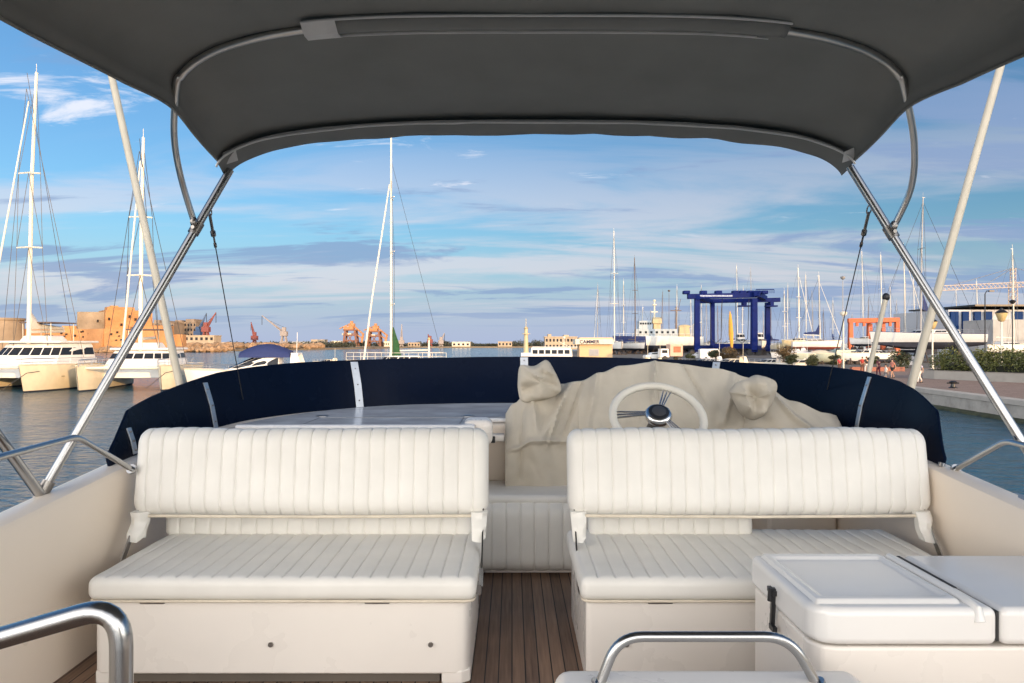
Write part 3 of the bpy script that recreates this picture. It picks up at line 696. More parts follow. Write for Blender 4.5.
b.loft([[cover_pt(i / NU, j / NV) for j in range(NV + 1)] for i in range(NU + 1)], closed=False)
cc = local(b, cv).build('drape', TAN, cv, smooth=True); so = cc.modifiers.new('s', 'SOLIDIFY'); so.thickness = 0.003
b = MB(); b.tube([cover_pt(u / 80, 0.0) + Vector((0, -0.004, 0.0)) for u in range(81)], 0.005, 6); b.tube([cover_pt(u / 40 * 0.0 + 0.001, u / 40) for u in range(41)], 0.005, 6)
local(b, cv).build('hem', TAN, cc, smooth=True)
b = MB(); b.tube([cover_pt(0.4875, v / 60) + Vector((0, -0.0035, 0.002)) for v in range(8, 50)], 0.004, 6); b.tube([cover_pt(0.22 + 0.02 * v / 50, v / 60) + Vector((0, -0.0035, 0.002)) for v in range(8, 44)], 0.003, 6)
local(b, cv).build('seam', TAN, cc, smooth=True)
def pouch(sil, Y, d, seed):
    """a covered lump: its outline inflated front and back, with gathered folds"""
    pts = [P(px, py, Y) for px, py in sil]; out = catmull(pts + [pts[0]], 6)[:-1]
    c = sum(out, Vector()) / len(out) + Vector((0.02, 0, -0.015)); b = MB(); n = len(out); RM = sum((p - c).length for p in out) / n
    def rings(sg):
        rr = []
        for k in range(15):
            s_ = math.cos(math.pi / 2 * k / 14.3); dep = (1 - s_ ** 2.6) ** 0.6
            ring = []
            for j, p in enumerate(out):
                rad_ = (p - c).length; q = c + (p - c) * s_ * ((rad_ * s_ + RM * (1 - s_)) / rad_); an = 2 * math.pi * j / n
                f = 0.022 * noise.noise(Vector((q.x * 7 + seed, q.z * 7, sg))) - 0.055 * abs(noise.noise(Vector((q.x * 9 + q.z * 1.5 + seed, q.z * 1.6 + seed, 5)))) - 0.018 * abs(noise.noise(Vector((q.x * 4 + seed, q.z * 17 + q.x * 6, 5)))) + 0.010 * math.sin(an * 5 + seed) * s_
                ring.append(Vector((q.x, Y - sg * (d * dep + f * dep * 2.2), q.z)))
            rr.append(ring)
        return rr
    A = rings(1); B = rings(-1)
    b.loft(list(reversed(B)) + A[1:]); local(b, cv).build('pouch', TAN, cv, smooth=True, fix=True)
pouch([(518, 374), (521, 365), (534, 366), (546, 360), (553, 368), (561, 386), (558, 394), (543, 400), (523, 402), (518, 390)], 5.35, 0.12, 2.1)
pouch([(729, 392), (736, 383), (747, 379), (757, 375), (775, 381), (776, 393), (768, 409), (754, 420), (741, 414), (734, 402)], 5.1, 0.13, 6.7)
b = MB(); b.box(2.02, 2.10, 5.35, 5.42, ZC - 0.58, ZC - 0.50); ymb(b).build('small_shelf', GEL, yacht, bevel=0.01)
# ------------------------------------------------------------------ water, land
def watermat():
    m = bpy.data.materials.new('sea_water'); m.use_nodes = True; nt = m.node_tree; L = nt.links; b = nt.nodes['Principled BSDF']
    b.inputs['Base Color'].default_value = (0.014, 0.085, 0.13, 1); b.inputs['Roughness'].default_value = 0.1; b.inputs['IOR'].default_value = 1.33
    g = nt.nodes.new('ShaderNodeNewGeometry')
    hs = []
    for sc_, st, amp, det in ((0.35, (1, 1.6, 1), 0.20, 3), (1.5, (1, 1.9, 1), 0.11, 4), (5.0, (1, 1.5, 1), 0.028, 3)):
        mp = nt.nodes.new('ShaderNodeMapping'); mp.inputs['Scale'].default_value = st; mp.inputs['Rotation'].default_value = (0, 0, 0.35)
        n = nt.nodes.new('ShaderNodeTexNoise'); n.inputs['Scale'].default_value = sc_; n.inputs['Detail'].default_value = det; n.inputs['Distortion'].default_value = 0.4
        L.new(g.outputs['Position'], mp.inputs[0]); L.new(mp.outputs[0], n.inputs['Vector'])
        q = nt.nodes.new('ShaderNodeMath'); q.operation = 'MULTIPLY'; q.inputs[1].default_value = amp; L.new(n.outputs['Fac'], q.inputs[0]); hs.append(q.outputs[0])
    a = nt.nodes.new('ShaderNodeMath'); L.new(hs[0], a.inputs[0]); L.new(hs[1], a.inputs[1])
    a2 = nt.nodes.new('ShaderNodeMath'); L.new(a.outputs[0], a2.inputs[0]); L.new(hs[2], a2.inputs[1])
    bp = nt.nodes.new('ShaderNodeBump'); bp.inputs['Distance'].default_value = 1.0; bp.inputs['Strength'].default_value = 1.0
    L.new(a2.outputs[0], bp.inputs['Height']); L.new(bp.outputs[0], b.inputs['Normal'])
    return m
b = MB(); S = 6000
b.add([(-S, -S, 0), (S, -S, 0), (S, S, 0), (-S, S, 0)], [(0, 1, 2, 3)]); tag(b.build('water', watermat()), kind='structure')
GZ = ZC - 3.15
def struct(name, mb, m, **k):
    o = mb.build(name, m, None, **k); tag(o, kind='structure'); return o
LAND = [(26.2, -150), (27.5, 10), (28.25, 41), (29, 54), (30.4, 78), (28, 96), (9.6, 112), (9.2, 150), (14, 260), (60, 500), (300, 900), (3000, 900), (3000, -150)]
b = MB(); b.prism(LAND, GZ - 0.42, GZ - 0.004); struct('ground', b, ASPH)
LANDW = [(x + 0.12, y + (0.1 if i > 2 else 0)) for i, (x, y) in enumerate(LAND)]
b = MB(); b.prism([(x + (0.15 if x < 200 else 0), y) for x, y in LAND], -1.0, GZ - 0.42); struct('quay_wall_base', b, CONC)
# quay wall: concrete cope, face panels, algae foot
t = empty('quay_wall', (28.5, 50, 0), 0, 'long pale concrete quay wall with a dark waterline foot on the right', 'quay wall')
def along(pts, lo, hi, step):
    out = []
    for (x0, y0), (x1, y1) in zip(pts, pts[1:]):
        n = max(1, int(math.hypot(x1 - x0, y1 - y0) / step))
        for k in range(n): out.append((x0 + (x1 - x0) * k / n, y0 + (y1 - y0) * k / n))
    out.append(pts[-1]); return out
edge = along(LAND[0:7], 0, 0, 2.0)
def ribbon(pts, prof, name, m, parent, jit=0, bevel=0, smooth=False):
    b = MB(); secs = []
    for i, (x, y) in enumerate(pts):
        a = Vector(pts[max(i - 1, 0)]); c = Vector(pts[min(i + 1, len(pts) - 1)]); d = (c - a).normalized(); n = Vector((-d.y, d.x))
        j = jit * (random.random() - 0.5)
        secs.append([Vector((x + n.x * (o + j), y + n.y * (o + j), z)) for o, z in prof])
    b.loft(secs)
    if parent: local(b, parent)
    return b.build(name, m, parent, smooth=smooth, fix=True)
ribbon(edge, [(0.02, GZ - 0.30), (0.02, GZ - 1.2), (-0.3, GZ - 1.2), (-0.3, GZ - 0.30)], 'face', CONC, t)
ribbon(edge, [(0.10, GZ - 0.30), (0.12, GZ - 0.03), (0.09, GZ + 0.0), (-0.75, GZ + 0.0), (-0.75, GZ - 0.30)], 'cope', mat('cope_stone', (0.46, 0.42, 0.37), 0.85, vary=0.12, scale=0.9, dirt=0.25, dirtcol=(0.22, 0.19, 0.16)), t)
ribbon(along(LAND[0:7], 0, 0, 0.7), [(0.30, -0.4), (0.28, 0.10), (0.12, 0.22), (0.0, 0.24), (0.0, -0.4)], 'foot', ALGAE, t, jit=0.16)
PAV = bpy.data.materials.new('paving'); PAV.use_nodes = True
nt = PAV.node_tree; bs = nt.nodes['Principled BSDF']; tc = nt.nodes.new('ShaderNodeTexCoord'); br = nt.nodes.new('ShaderNodeTexBrick')
br.inputs['Scale'].default_value = 1.0; br.inputs['Brick Width'].default_value = 0.5; br.inputs['Row Height'].default_value = 0.25; br.inputs['Mortar Size'].default_value = 0.012
br.inputs['Color1'].default_value = (0.25, 0.17, 0.135, 1); br.inputs['Color2'].default_value = (0.33, 0.235, 0.19, 1); br.inputs['Mortar'].default_value = (0.14, 0.11, 0.09, 1)
nt.links.new(tc.outputs['Object'], br.inputs['Vector']); nt.links.new(br.outputs['Color'], bs.inputs['Base Color']); bs.inputs['Roughness'].default_value = 0.9
b = MB(); b.prism([(26.98, -150), (28.28, 10), (29.0, 41), (29.78, 54), (31.2, 78), (31, 92), (60, 96), (60, -150)], GZ - 0.003, GZ + 0.004); struct('promenade', b, PAV)

# foliage ---------------------------------------------------------------------
def leaves(b, c, rx, ry, rz, n, s, shell=0.55, flat=0.0):
    for _ in range(n):
        while True:
            p = Vector((random.uniform(-1, 1), random.uniform(-1, 1), random.uniform(-1, 1)))
            l = p.length
            if l <= 1 and l > shell * random.random(): break
        nz = noise.noise(Vector((c[0] + p.x * rx, c[1] + p.y * ry, c[2] + p.z * rz)) * (1.3 / max(0.4, rx)) * 1.5)
        p = p * (1 + 0.35 * nz)
        q = Vector(c) + Vector((p.x * rx, p.y * ry, p.z * rz))
        a = Vector((random.gauss(0, 1), random.gauss(0, 1), random.gauss(0, 1) * 0.7)).normalized(); u = a.cross(Vector((random.gauss(0, 1), random.gauss(0, 1), random.gauss(0, 1)))).normalized()
        k = s * random.uniform(0.6, 1.3)
        b.add([q - a * k, q + u * k * 0.45, q + a * k, q - u * k * 0.45], [(0, 1, 2, 3)])
pl_ = empty('planter', (42, 60, GZ), 0, 'low grey concrete planter wall along the promenade, under the hedge', 'planter')
hline = [(60, 40), (46.5, 52.2), (40.9, 59.3), (37.4, 66), (37.2, 67.5), (39, 69.5), (55, 69.5)]
ribbon(along(hline, 0, 0, 3), [(0.0, GZ), (0.0, GZ + 0.72), (0.05, GZ + 0.78), (-0.30, GZ + 0.78), (-0.30, GZ)], 'wall', PLANTER, pl_)
hd = empty('hedge', (42, 62, GZ), 0, 'long leafy green hedge behind the low planter wall on the quay', 'hedge')
b = MB(); ctr = along([(62, 42), (48, 54), (42.4, 61.0), (39.2, 66.2), (39.0, 67.6)], 0, 0, 0.55)
for i, (x, y) in enumerate(ctr):
    h = 1.05 + 0.25 * noise.noise(Vector((i * 0.21, 0, 0)))
    for k in range(2):
        leaves(b, (x + random.uniform(-0.2, 1.3), y + random.uniform(-0.2, 1.5), GZ + 0.85 + h * 0.75 + random.uniform(-.25, .25)), 0.95, 0.95, h * random.uniform(0.85, 1.12), 330, 0.10, 0.8)
local(b, hd).build('foliage', HEDGEM, hd)
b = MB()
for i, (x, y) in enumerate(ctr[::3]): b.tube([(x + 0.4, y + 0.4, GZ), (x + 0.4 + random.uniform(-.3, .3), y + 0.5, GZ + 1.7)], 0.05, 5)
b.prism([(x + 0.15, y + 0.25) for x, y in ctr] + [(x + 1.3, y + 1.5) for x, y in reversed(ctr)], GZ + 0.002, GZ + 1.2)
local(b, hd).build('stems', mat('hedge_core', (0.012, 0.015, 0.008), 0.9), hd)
def tree(name, x, y, h, r, label, m=TREEM, n=900, s=0.22, group=None, z=None, cat='tree', trunk=0.3):
    z = GZ if z is None else z
    t = empty(name, (x, y, z), 0, label, cat, group)
    b = MB(); b.tube([(x, y, z), (x + r * 0.05, y, z + h * 0.35), (x - r * 0.1, y, z + h * 0.7)], max(0.04, r * 0.09), 7, r2=max(0.02, r * 0.03))
    for k in range(5):
        a = random.uniform(0, 6.28); b.tube([(x + r * 0.03, y, z + h * (0.3 + 0.07 * k)), (x + r * 0.6 * math.cos(a), y + r * 0.6 * math.sin(a), z + h * (0.5 + 0.07 * k))], r * 0.035 + 0.01, 5, r2=0.01)
    local(b, t).build('trunk', TRUNK, t, smooth=True)
    b = MB(); K = 7
    for k in range(K):
        a = random.uniform(0, 6.28); q = random.uniform(0.1, 0.6) * r; hz = z + h * random.uniform(trunk + 0.15, 0.85)
        leaves(b, (x + q * math.cos(a), y + q * math.sin(a), hz), r * random.uniform(0.4, 0.6), r * random.uniform(0.4, 0.6), h * random.uniform(0.14, 0.24), n // K, s)
    local(b, t).build('crown', m, t); return t

# boats -------------------------------------------------------------------------
def hull_secs(L, B, fb, dr, sheer=0.15, fine=0.5, transom=0.75, n=14, flare=0.1):
    """sections bow(+x)..stern(-x): port sheer, chine, keel, chine, starboard sheer"""
    secs = []
    for i in range(n + 1):
        t = i / n; x = L / 2 - L * t
        w = (math.sin(min(1, t / fine) * math.pi / 2) ** 0.8) * (1 if t < 0.6 else 1 - (1 - transom) * ((t - 0.6) / 0.4) ** 1.5)
        w = max(w, 0.02) * B / 2
        zt = fb * (1 + sheer * (1 - t) ** 2)
        d = dr * min(1, 0.15 + 3 * t) * (1 if t < 0.7 else 1 - 0.6 * (t - 0.7) / 0.3)
        xo = 0.35 * fb * (1 - t) ** 3 * 0.9
        s = []
        for side in (1, -1):
            r = [(w, zt, 0), (w * (1 - flare * 0.3), zt * 0.55, -xo * 0.4), (w * (0.93 - flare), 0.06 * fb, -xo * 0.8), (w * 0.55, -d * 0.7, -xo), (0, -d, -xo)]
            r = r if side == 1 else list(reversed(r[:-1]))
            s += [Vector((x + q[2], q[0] * side, q[1])) for q in r]
        secs.append(s)
    return secs
def hull(parent, L, B, fb, dr, m=WHT, boot=None, deckm=WHT, M=None, stripe=None, name='hull', **k):
    secs = hull_secs(L, B, fb, dr, **k)
    if M: secs = [[M @ v for v in s] for s in secs]
    b = MB(); n = len(secs[0])
    for i in range(len(secs) - 1):
        for j in range(n - 1):
            b.cur = 1 if j in (2, 3, 4, 5) and boot else 0
            b.add([secs[i][j], secs[i][j + 1], secs[i + 1][j + 1], secs[i + 1][j]], [(0, 1, 2, 3)])
    b.cur = 0; b.add(secs[-1], [tuple(range(n))])
    h = b.build(name, [m, boot or m], parent, smooth=True, fix=True)
    b = MB(); dk = [[s[0] + Vector((0, 0, 0.0)), (s[0] + s[-1]) / 2 + Vector((0, 0, 0.05)), s[-1]] for s in secs]
    b.loft(dk, closed=False); b.build('deck', deckm, parent, smooth=True, fix=True)
    b = MB(); b.tube([s[0] + Vector((0, 0, 0.02)) for s in secs] + [s[-1] + Vector((0, 0, 0.02)) for s in reversed(secs)], 0.05, 5); b.build('rub_rail', WHTY if stripe is None else stripe, h)
    return secs
def cabin(parent, x0, x1, w0, w1, z0, z1, m=WHT, name='cabin', rake=(0.6, 0.3), win=True, wh=(0.35, 0.8), steps=4):
    """x0 aft, x1 fwd. tapered raised cabin with window band"""
    b = MB(); dx = z1 - z0
    def ringat(t, grow=0.0):
        a, c = x0 + rake[1] * dx * t, x1 - rake[0] * dx * 2 * t
        ww0, ww1 = w0 / 2 * (1 - 0.14 * t) + grow, w1 / 2 * (1 - 0.2 * t) + grow
        a -= grow; c += grow; z = z0 + dx * t
        return [Vector((a, -ww0, z)), Vector((c - 0.3 * (x1 - x0) * 0.3, -(ww0 + ww1) / 2, z)), Vector((c, -ww1 * 0.6, z)), Vector((c, ww1 * 0.6, z)), Vector((c - 0.3 * (x1 - x0) * 0.3, (ww0 + ww1) / 2, z)), Vector((a, ww0, z))]
    b.loft([ringat(0), ringat(0.5), ringat(0.9), [v * 1.0 for v in ringat(1.0, -0.06)]])
    c = b.build(name, m, parent, bevel=0.04, seg=2, fix=True)
    if win:
        b = MB(); r0, r1 = ringat(wh[0], 0.012), ringat(wh[1], 0.012)
        for i, j in ((0, 1), (1, 2), (2, 3), (3, 4), (4, 5)):
            p, q, s, t_ = r0[i], r0[j], r1[j], r1[i]; nseg = 3 if (p - q).length > 2.2 else (2 if (p - q).length > 1.2 else 1)
            for k in range(nseg):
                f0, f1 = (k + 0.06) / nseg, (k + 0.94) / nseg
                A = p.lerp(q, f0); B_ = p.lerp(q, f1); C_ = t_.lerp(s, f1); D = t_.lerp(s, f0)
                nn = (B_ - A).cross(D - A).normalized() * -0.01
                b.add([A, B_, C_, D, A + nn * 3, B_ + nn * 3, C_ + nn * 3, D + nn * 3], [(0, 1, 2, 3), (7, 6, 5, 4), (0, 4, 5, 1), (1, 5, 6, 2), (2, 6, 7, 3), (3, 7, 4, 0)])
        b.build('window', GLASSD, c, fix=True)
    return c
def mast_rig(parent, x, z0, H, r=0.11, m=MASTW, bow=None, stern=None, beam=1.6, sp=(0.35, 0.62), furl=True, boom=None, cover=None, rig=0.02, furlm=None, rake=0.018):
    b = MB(); b.tube([(x, 0, z0), (x - H * rake * 0.4, 0, z0 + H * 0.6), (x - H * rake, 0, z0 + H)], r, 8, r2=r * 0.65); b.box(x - 0.3 - H * rake, x + 0.15 - H * rake, -0.03, 0.03, z0 + H, z0 + H + 0.06); b.tube([(x - H * rake, 0, z0 + H), (x - H * rake, 0, z0 + H + 0.9)], 0.025, 5)
    mo = b.build('mast', m, parent, smooth=True)
    b = MB()
    for f in sp: b.tube([(x - 0.15, -beam * (1 - f * 0.45), z0 + H * f), (x, 0, z0 + H * f + 0.05), (x - 0.15, beam * (1 - f * 0.45), z0 + H * f)], r * 0.35, 5)
    b.build('spreader', m, mo)
    b = MB(); top = Vector((x - H * rake, 0, z0 + H * 0.97))
    if stern is not None: b.tube([top, (stern, 0, z0)], rig, 4)
    for s in (1, -1):
        prev = Vector((x - 0.3, s * beam * 1.15, z0 - 0.2))
        for f in sp:
            q = Vector((x - 0.15, s * beam * (1 - f * 0.45), z0 + H * f)); b.tube([prev, q], rig, 4); b.tube([prev, (x, 0, z0 + H * f)], rig, 4); prev = q
        b.tube([prev, top], rig, 4)
    if bow is not None and not furl: b.tube([top, (bow, 0, z0)], rig, 4)
    b.build('shrouds', ROPE if r < 0.2 else ROPE, parent)
    if bow is not None and furl:
        b = MB(); tt = Vector((x, 0, z0 + H * 0.88)); bb = Vector((bow, 0, z0 + 0.4)); b.tube([bb, bb.lerp(tt, 0.3), bb.lerp(tt, 0.7), tt], r * 0.5, 7, r2=r * 0.3); b.build('furled_sail', furlm or MASTW, parent, smooth=True)
    if boom:
        b = MB(); b.tube([(x, 0, z0 + 1.2), (x - boom, 0, z0 + 1.35)], r * 0.7, 7); bo = b.build('boom', m, parent, smooth=True)
        if cover:
            b = MB(); secs = []
            for i in range(9):
                t = i / 8; hh = 0.6 * (1 - t * 0.5) + (1.3 * max(0, 1 - t * 4)); xx = x - 0.15 - (boom - 0.3) * t
                secs.append([Vector((xx, 0.22 * math.cos(a) * (1 + .2 * math.sin(i * 2)), z0 + 1.5 + hh * 0.5 + (hh * 0.55) * math.sin(a))) for a in [2 * math.pi * j / 8 for j in range(8)]])
            b.loft(secs); b.build('sail_cover', cover, parent, smooth=True)
def pulpit(parent, secs, h=0.65, n=12, r=0.025, m=None):
    b = MB(); pts = [s[0] * 1.0 for s in secs]; pts2 = [s[-1] * 1.0 for s in secs]
    line = list(reversed(pts[:n])) + pts2[:n]
    line = [Vector((v.x, v.y * 0.94, v.z + h)) for v in line]
    b.tube(line, r, 4); b.tube([v - Vector((0, 0, h * 0.5)) for v in line], r * 0.6, 4)
    for v in line[::2]: b.tube([v, v - Vector((0, 0, h))], r, 4)
    b.build('guard_rail', m or ALU, parent)

# catamarans at the left ----------------------------------------------------------
def catamaran(loc, rz, L, hb, sep, fb, H, label, mx=-0.05, boomcover=None, roof=2.1, rr=1.0):
    t = empty('catamaran', loc, rz, label, 'catamaran')
    for s in (1, -1):
        M = Matrix.Translation((0, s * sep / 2, 0))
        sec = hull(t, L, hb, fb, 0.5, m=WHTY if rr else WHT, boot=ANTIF, M=M, sheer=0.05, fine=0.28, transom=0.85, flare=0.02)
    b = MB(); b.prism([(-L * 0.40, -sep / 2), (L * 0.18, -sep / 2), (L * 0.22, 0), (L * 0.18, sep / 2), (-L * 0.40, sep / 2)], fb * 0.48, fb * 1.02); b.build('bridge_deck', WHT, t, bevel=0.05)
    b = MB(); b.tube([(L * 0.42, -sep / 2, fb * 0.95), (L * 0.42, sep / 2, fb * 0.95)], 0.14, 8); b.build('cross_beam', MASTW, t, smooth=True)
    b = MB()
    for k in range(13):
        y = -sep / 2 + 0.5 + (sep - 1) * k / 12; b.tube([(L * 0.2, y, fb * 0.95), (L * 0.42, y, fb * 0.95)], 0.02, 4)
    for k in range(9): x = L * 0.2 + L * 0.22 * k / 8; b.tube([(x, -sep / 2 + 0.5, fb * 0.95), (x, sep / 2 - 0.5, fb * 0.95)], 0.02, 4)
    b.build('trampoline', MASTG, t)
    cabin(t, -L * 0.30, L * 0.14, sep * 0.95, sep * 0.75, fb * 1.02, fb + roof, rake=(0.5, 0.0), wh=(0.42, 0.78))
    b = MB(); b.prism([(-L * 0.34, -sep * 0.46), (L * 0.04, -sep * 0.40), (L * 0.075, 0), (L * 0.04, sep * 0.40), (-L * 0.34, sep * 0.46)], fb + roof + 0.0, fb + roof + 0.22); b.build('coach_roof', WHT, t, bevel=0.1)
    b = MB(); b.box(-L * 0.2, -L * 0.02, -1.6, 1.6, fb + roof + 0.2, fb + roof + 0.75, taper=0.8); b.build('flybridge', WHT, t, bevel=0.1)
    b = MB(); b.prism([(-L * 0.26, -1.9), (-L * 0.02, -1.6), (-L * 0.02, 1.6), (-L * 0.26, 1.9)], fb + roof + 2.0, fb + roof + 2.12); bt = b.build('sun_roof', mat('brown_canvas', (0.14, 0.10, 0.09), 0.8), t, bevel=0.03)
    b = MB()
    for x, y in ((-L * 0.25, -1.7), (-L * 0.25, 1.7), (-L * 0.04, -1.4), (-L * 0.04, 1.4)): b.tube([(x, y, fb + roof + 0.2), (x, y, fb + roof + 2.02)], 0.04, 5)
    b.build('roof_post', MASTW, bt)
    mast_rig(t, L * mx + L * 0.09, fb + roof - 0.1, H - fb - roof, r=0.21, bow=L * 0.42, stern=None, beam=1.5, boom=L * 0.36, cover=boomcover, rig=0.028, rake=0.045)
    b = MB()
    for s in (1, -1): b.tube([(L * 0.06, 0, H * 0.93), (-L * 0.1, s * sep * 0.55, fb)], 0.028, 4)
    b.tube([(L * 0.055, 0, H * 0.98), (-L * 0.42, 0, fb + 2)], 0.028, 4); b.build('backstay', ROPE, t)
    pulpit(t, [[Vector((L / 2 - L * i / 14, -sep / 2 - hb * 0.4 * min(1, i / 3), fb))] * 1 + [Vector((L / 2 - L * i / 14, -sep / 2 + hb * 0.4 * min(1, i / 3), fb))] for i in range(15)])
    pulpit(t, [[Vector((L / 2 - L * i / 14, sep / 2 - hb * 0.4 * min(1, i / 3), fb))] * 1 + [Vector((L / 2 - L * i / 14, sep / 2 + hb * 0.4 * min(1, i / 3), fb))] for i in range(15)])
    b = MB(); b.tube([(L * 0.40, sep / 2 + hb * 0.42, fb * 0.8), (L * 0.47, sep / 2 + hb * 0.2, fb * 0.75), (L * 0.55, sep / 2 - 1, 0.3)], 0.03, 4); b.tube([(L * 0.2, sep / 2 + hb * 0.5, fb * 0.55), (L * 0.2, sep / 2 + hb * 0.5, fb * 0.56)], 0.2, 10); b.build('mooring_rope', DARK, t)
    return t
# heading: bows toward the camera => rz about -90 deg
A = P(33, 345, 71)
catamaran((-47.6, 74.0, 0), R(-90), 16.0, 2.0, 7.8, 2.35, 31.6, 'large white catamaran at far left with a tall mast and pale sail on its boom', boomcover=MASTW)
catamaran((-37.0, 74.5, 0), R(-80), 13.6, 1.8, 7.1, 2.25, 25.2, 'white catamaran in front of the fort with its dark underside showing between two hulls', boomcover=None, roof=1.5)

# motor cruiser with navy canopy -----------------------------------------------------
def cruiser(loc, rz, L, B, fb, label, canopy=BLUEC, m=WHTY, group=None, boot=None, cat='motorboat', dr=0.5, ch=0.095):
    t = empty('motorboat', loc, rz, label, cat, group)
    s = hull(t, L, B, fb, dr, m=m, boot=boot, sheer=0.12, fine=0.5, transom=0.92, flare=0.12)
    cabin(t, -L * 0.22, L * 0.24, B * 0.86, B * 0.5, fb * 1.0, fb + L * ch, m=m, rake=(1.2, 0.0), wh=(0.2, 0.85), name='deckhouse')
    if canopy:
        b = MB(); secs = []
        for i in range(9):
            q = i / 8; x = -L * 0.30 + L * 0.38 * q; hh = L * 0.085 * math.sin(math.pi * (0.12 + 0.78 * q)) + 0.25
            secs.append([Vector((x, B * 0.44 * math.cos(a) * (1 - 0.25 * q), fb + L * 0.105 + hh * math.sin(a))) for a in [math.pi * j / 8 for j in range(9)]])
        b.loft(secs, closed=True); b.build('canopy', canopy, t, smooth=True, fix=True)
    b = MB()
    for sd in (1, -1): b.loft([[Vector((-L * 0.30, sd * B * 0.45, fb)), Vector((-L * 0.40, sd * B * 0.45, fb)), Vector((-L * 0.36, sd * B * 0.40, fb + L * 0.13)), Vector((-L * 0.31, sd * B * 0.40, fb + L * 0.13))], [Vector((-L * 0.30, sd * B * 0.41, fb)), Vector((-L * 0.40, sd * B * 0.41, fb)), Vector((-L * 0.36, sd * B * 0.36, fb + L * 0.13)), Vector((-L * 0.31, sd * B * 0.36, fb + L * 0.13))]])
    b.box(-L * 0.36, -L * 0.31, -B * 0.4, B * 0.4, fb + L * 0.125, fb + L * 0.14); b.tube([(-L * .335, 0, fb + L * .14), (-L * .34, 0, fb + L * .14 + 2.0)], 0.03, 4); b.build('radar_arch', m, t)
    pulpit(t, s, h=0.5, n=8)
    return t
cruiser((P(252, 392, 72).x, 72, 0), R(-172), 12.5, 3.9, 1.75, 'white motor cruiser with a navy blue canopy beyond the left of the windscreen', ch=0.12, m=WHT)
# small runabout and passenger boat
cruiser((P(326, 360, 150).x, 150, 0), R(175), 5.5, 2.0, 0.7, 'small white runabout on open water left of the green-covered mast', canopy=None)

# sailing yacht with the green cover
t = empty('sailing_yacht', (P(396, 360, 92).x, 92, 0), R(-20), 'x', None)
t = bpy.data.objects[t.name]; t['label'] = 'white sailing yacht with a green sail cover and very tall mast at centre left'; t['category'] = 'sailing yacht'; t.rotation_euler = (0, 0, R(-168)); 
s = hull(t, 12, 4.2, 2.3, 0.6, sheer=0.02, boot=ANTIF, fine=0.6, transom=0.95)
cabin(t, -3.0, 2.0, 3.0, 2.0, 2.3, 2.9)
b = MB(); b.tube([(0.6, 0, 2.3), (0.6, 0, 30.5)], 0.16, 8, r2=0.11); mo = b.build('mast', MASTW, t, smooth=True)
b = MB()
for z, w in ((9.2, 1.9), (15.6, 1.7), (22.3, 1.2)): b = MB(); b.tube([(0.3, -w, z), (0.6, 0, z + .05), (0.3, w, z)], 0.07, 5); b.build('spreader', MASTW, mo)
b = MB(); b.tube([(3.9, 0, 2.4), (2.9, 0, 10), (1.4, 0, 20), (0.8, 0, 24)], 0.13, 7, r2=0.08); b.build('furled_sail', MASTW, t, smooth=True)
b = MB()
for sd in (1, -1): b.tube([(0.4, sd * 2.0, 2.3), (0.3, sd * 1.9, 9.2), (0.3, sd * 1.7, 15.6), (0.6, 0, 25)], 0.02, 4)
b.tube([(-5.8, 0, 2.5), (0.6, 0, 27)], 0.02, 4); b.build('shrouds', ROPE, t)
b = MB(); secs = []
for i in range(11):
    q = i / 10; z = 2.9 + 3.5 * q; w = 0.50 * (1 - q) ** 0.8 + 0.08
    secs.append([Vector((0.45 - (w * 0.9) + w * math.cos(a) * (1 + .15 * math.sin(3 * a + i)), w * 0.55 * math.sin(a), z)) for a in [2 * math.pi * j / 12 for j in range(12)]])
b.loft(secs); b.build('sail_cover', GREENC, t, smooth=True)
b = MB(); b.tube([(0.4, 0, 3.5), (-4.2, 0, 3.6)], 0.09, 6); b.build('boom', MASTW, t)
pulpit(t, s, h=0.95, n=15, r=0.03, m=MASTW)

# mooring piles / beacon / navigation lights
def beacon(px, py0, py1, Y, label, m=MASTW, r=0.12, top=True, cat='beacon', group=None):
    a = P(px, py1, Y); t = empty('beacon', (a.x, Y, 0), 0, label, cat, group)
    z1 = P(px, py0, Y).z; b = MB(); b.lathe((a.x, Y, 0), [(r * 1.6, -1), (r * 1.5, 0.8), (r, 1.2), (r * 0.8, z1)], 10); local(b, t).build('post', m, t, smooth=True)
    if top:
        b = MB(); b.lathe((a.x, Y, z1 - 0.6), [(r * 2.2, 0), (r * 2.4, 0.1), (r * 1.2, 0.15), (r * 1.2, 0.6), (r * 1.6, 0.65), (0.02, 0.95)], 10); local(b, t).build('lantern', LAMPY, t, smooth=True)
    return t
beacon(429, 338, 352, 260, 'thin pale channel beacon on the water right of the green sail cover', r=0.35)
t = empty('light_tower', (P(526, 357, 120).x, 120, 0), 0, 'yellow and white harbour light tower left of the white passenger boat', 'light tower')
X = t.location.x; b = MB(); b.box(X - 0.8, X + 0.8, 119.2, 120.8, -1, 2.9); local(b, t).build('base', WHT, t, bevel=0.05)
b = MB(); b.lathe((X, 120, 2.9), [(0.42, 0), (0.32, 3.0)], 12); local(b, t).build('tower', YEL, t, smooth=True)
b = MB(); b.lathe((X, 120, 5.9), [(0.65, 0), (0.65, 0.12), (0.28, 0.14), (0.28, 0.9), (0.4, 0.95), (0.05, 1.3)], 12); b.tube([(X, 120, 7.1), (X, 120, 8.4)], 0.05, 5); local(b, t).build('lantern', YEL, t, smooth=True)
b = MB(); b.box(X - 0.81, X + 0.81, 119.18, 119.2, 1.1, 1.7); local(b, t).build('panel', REDP, t)
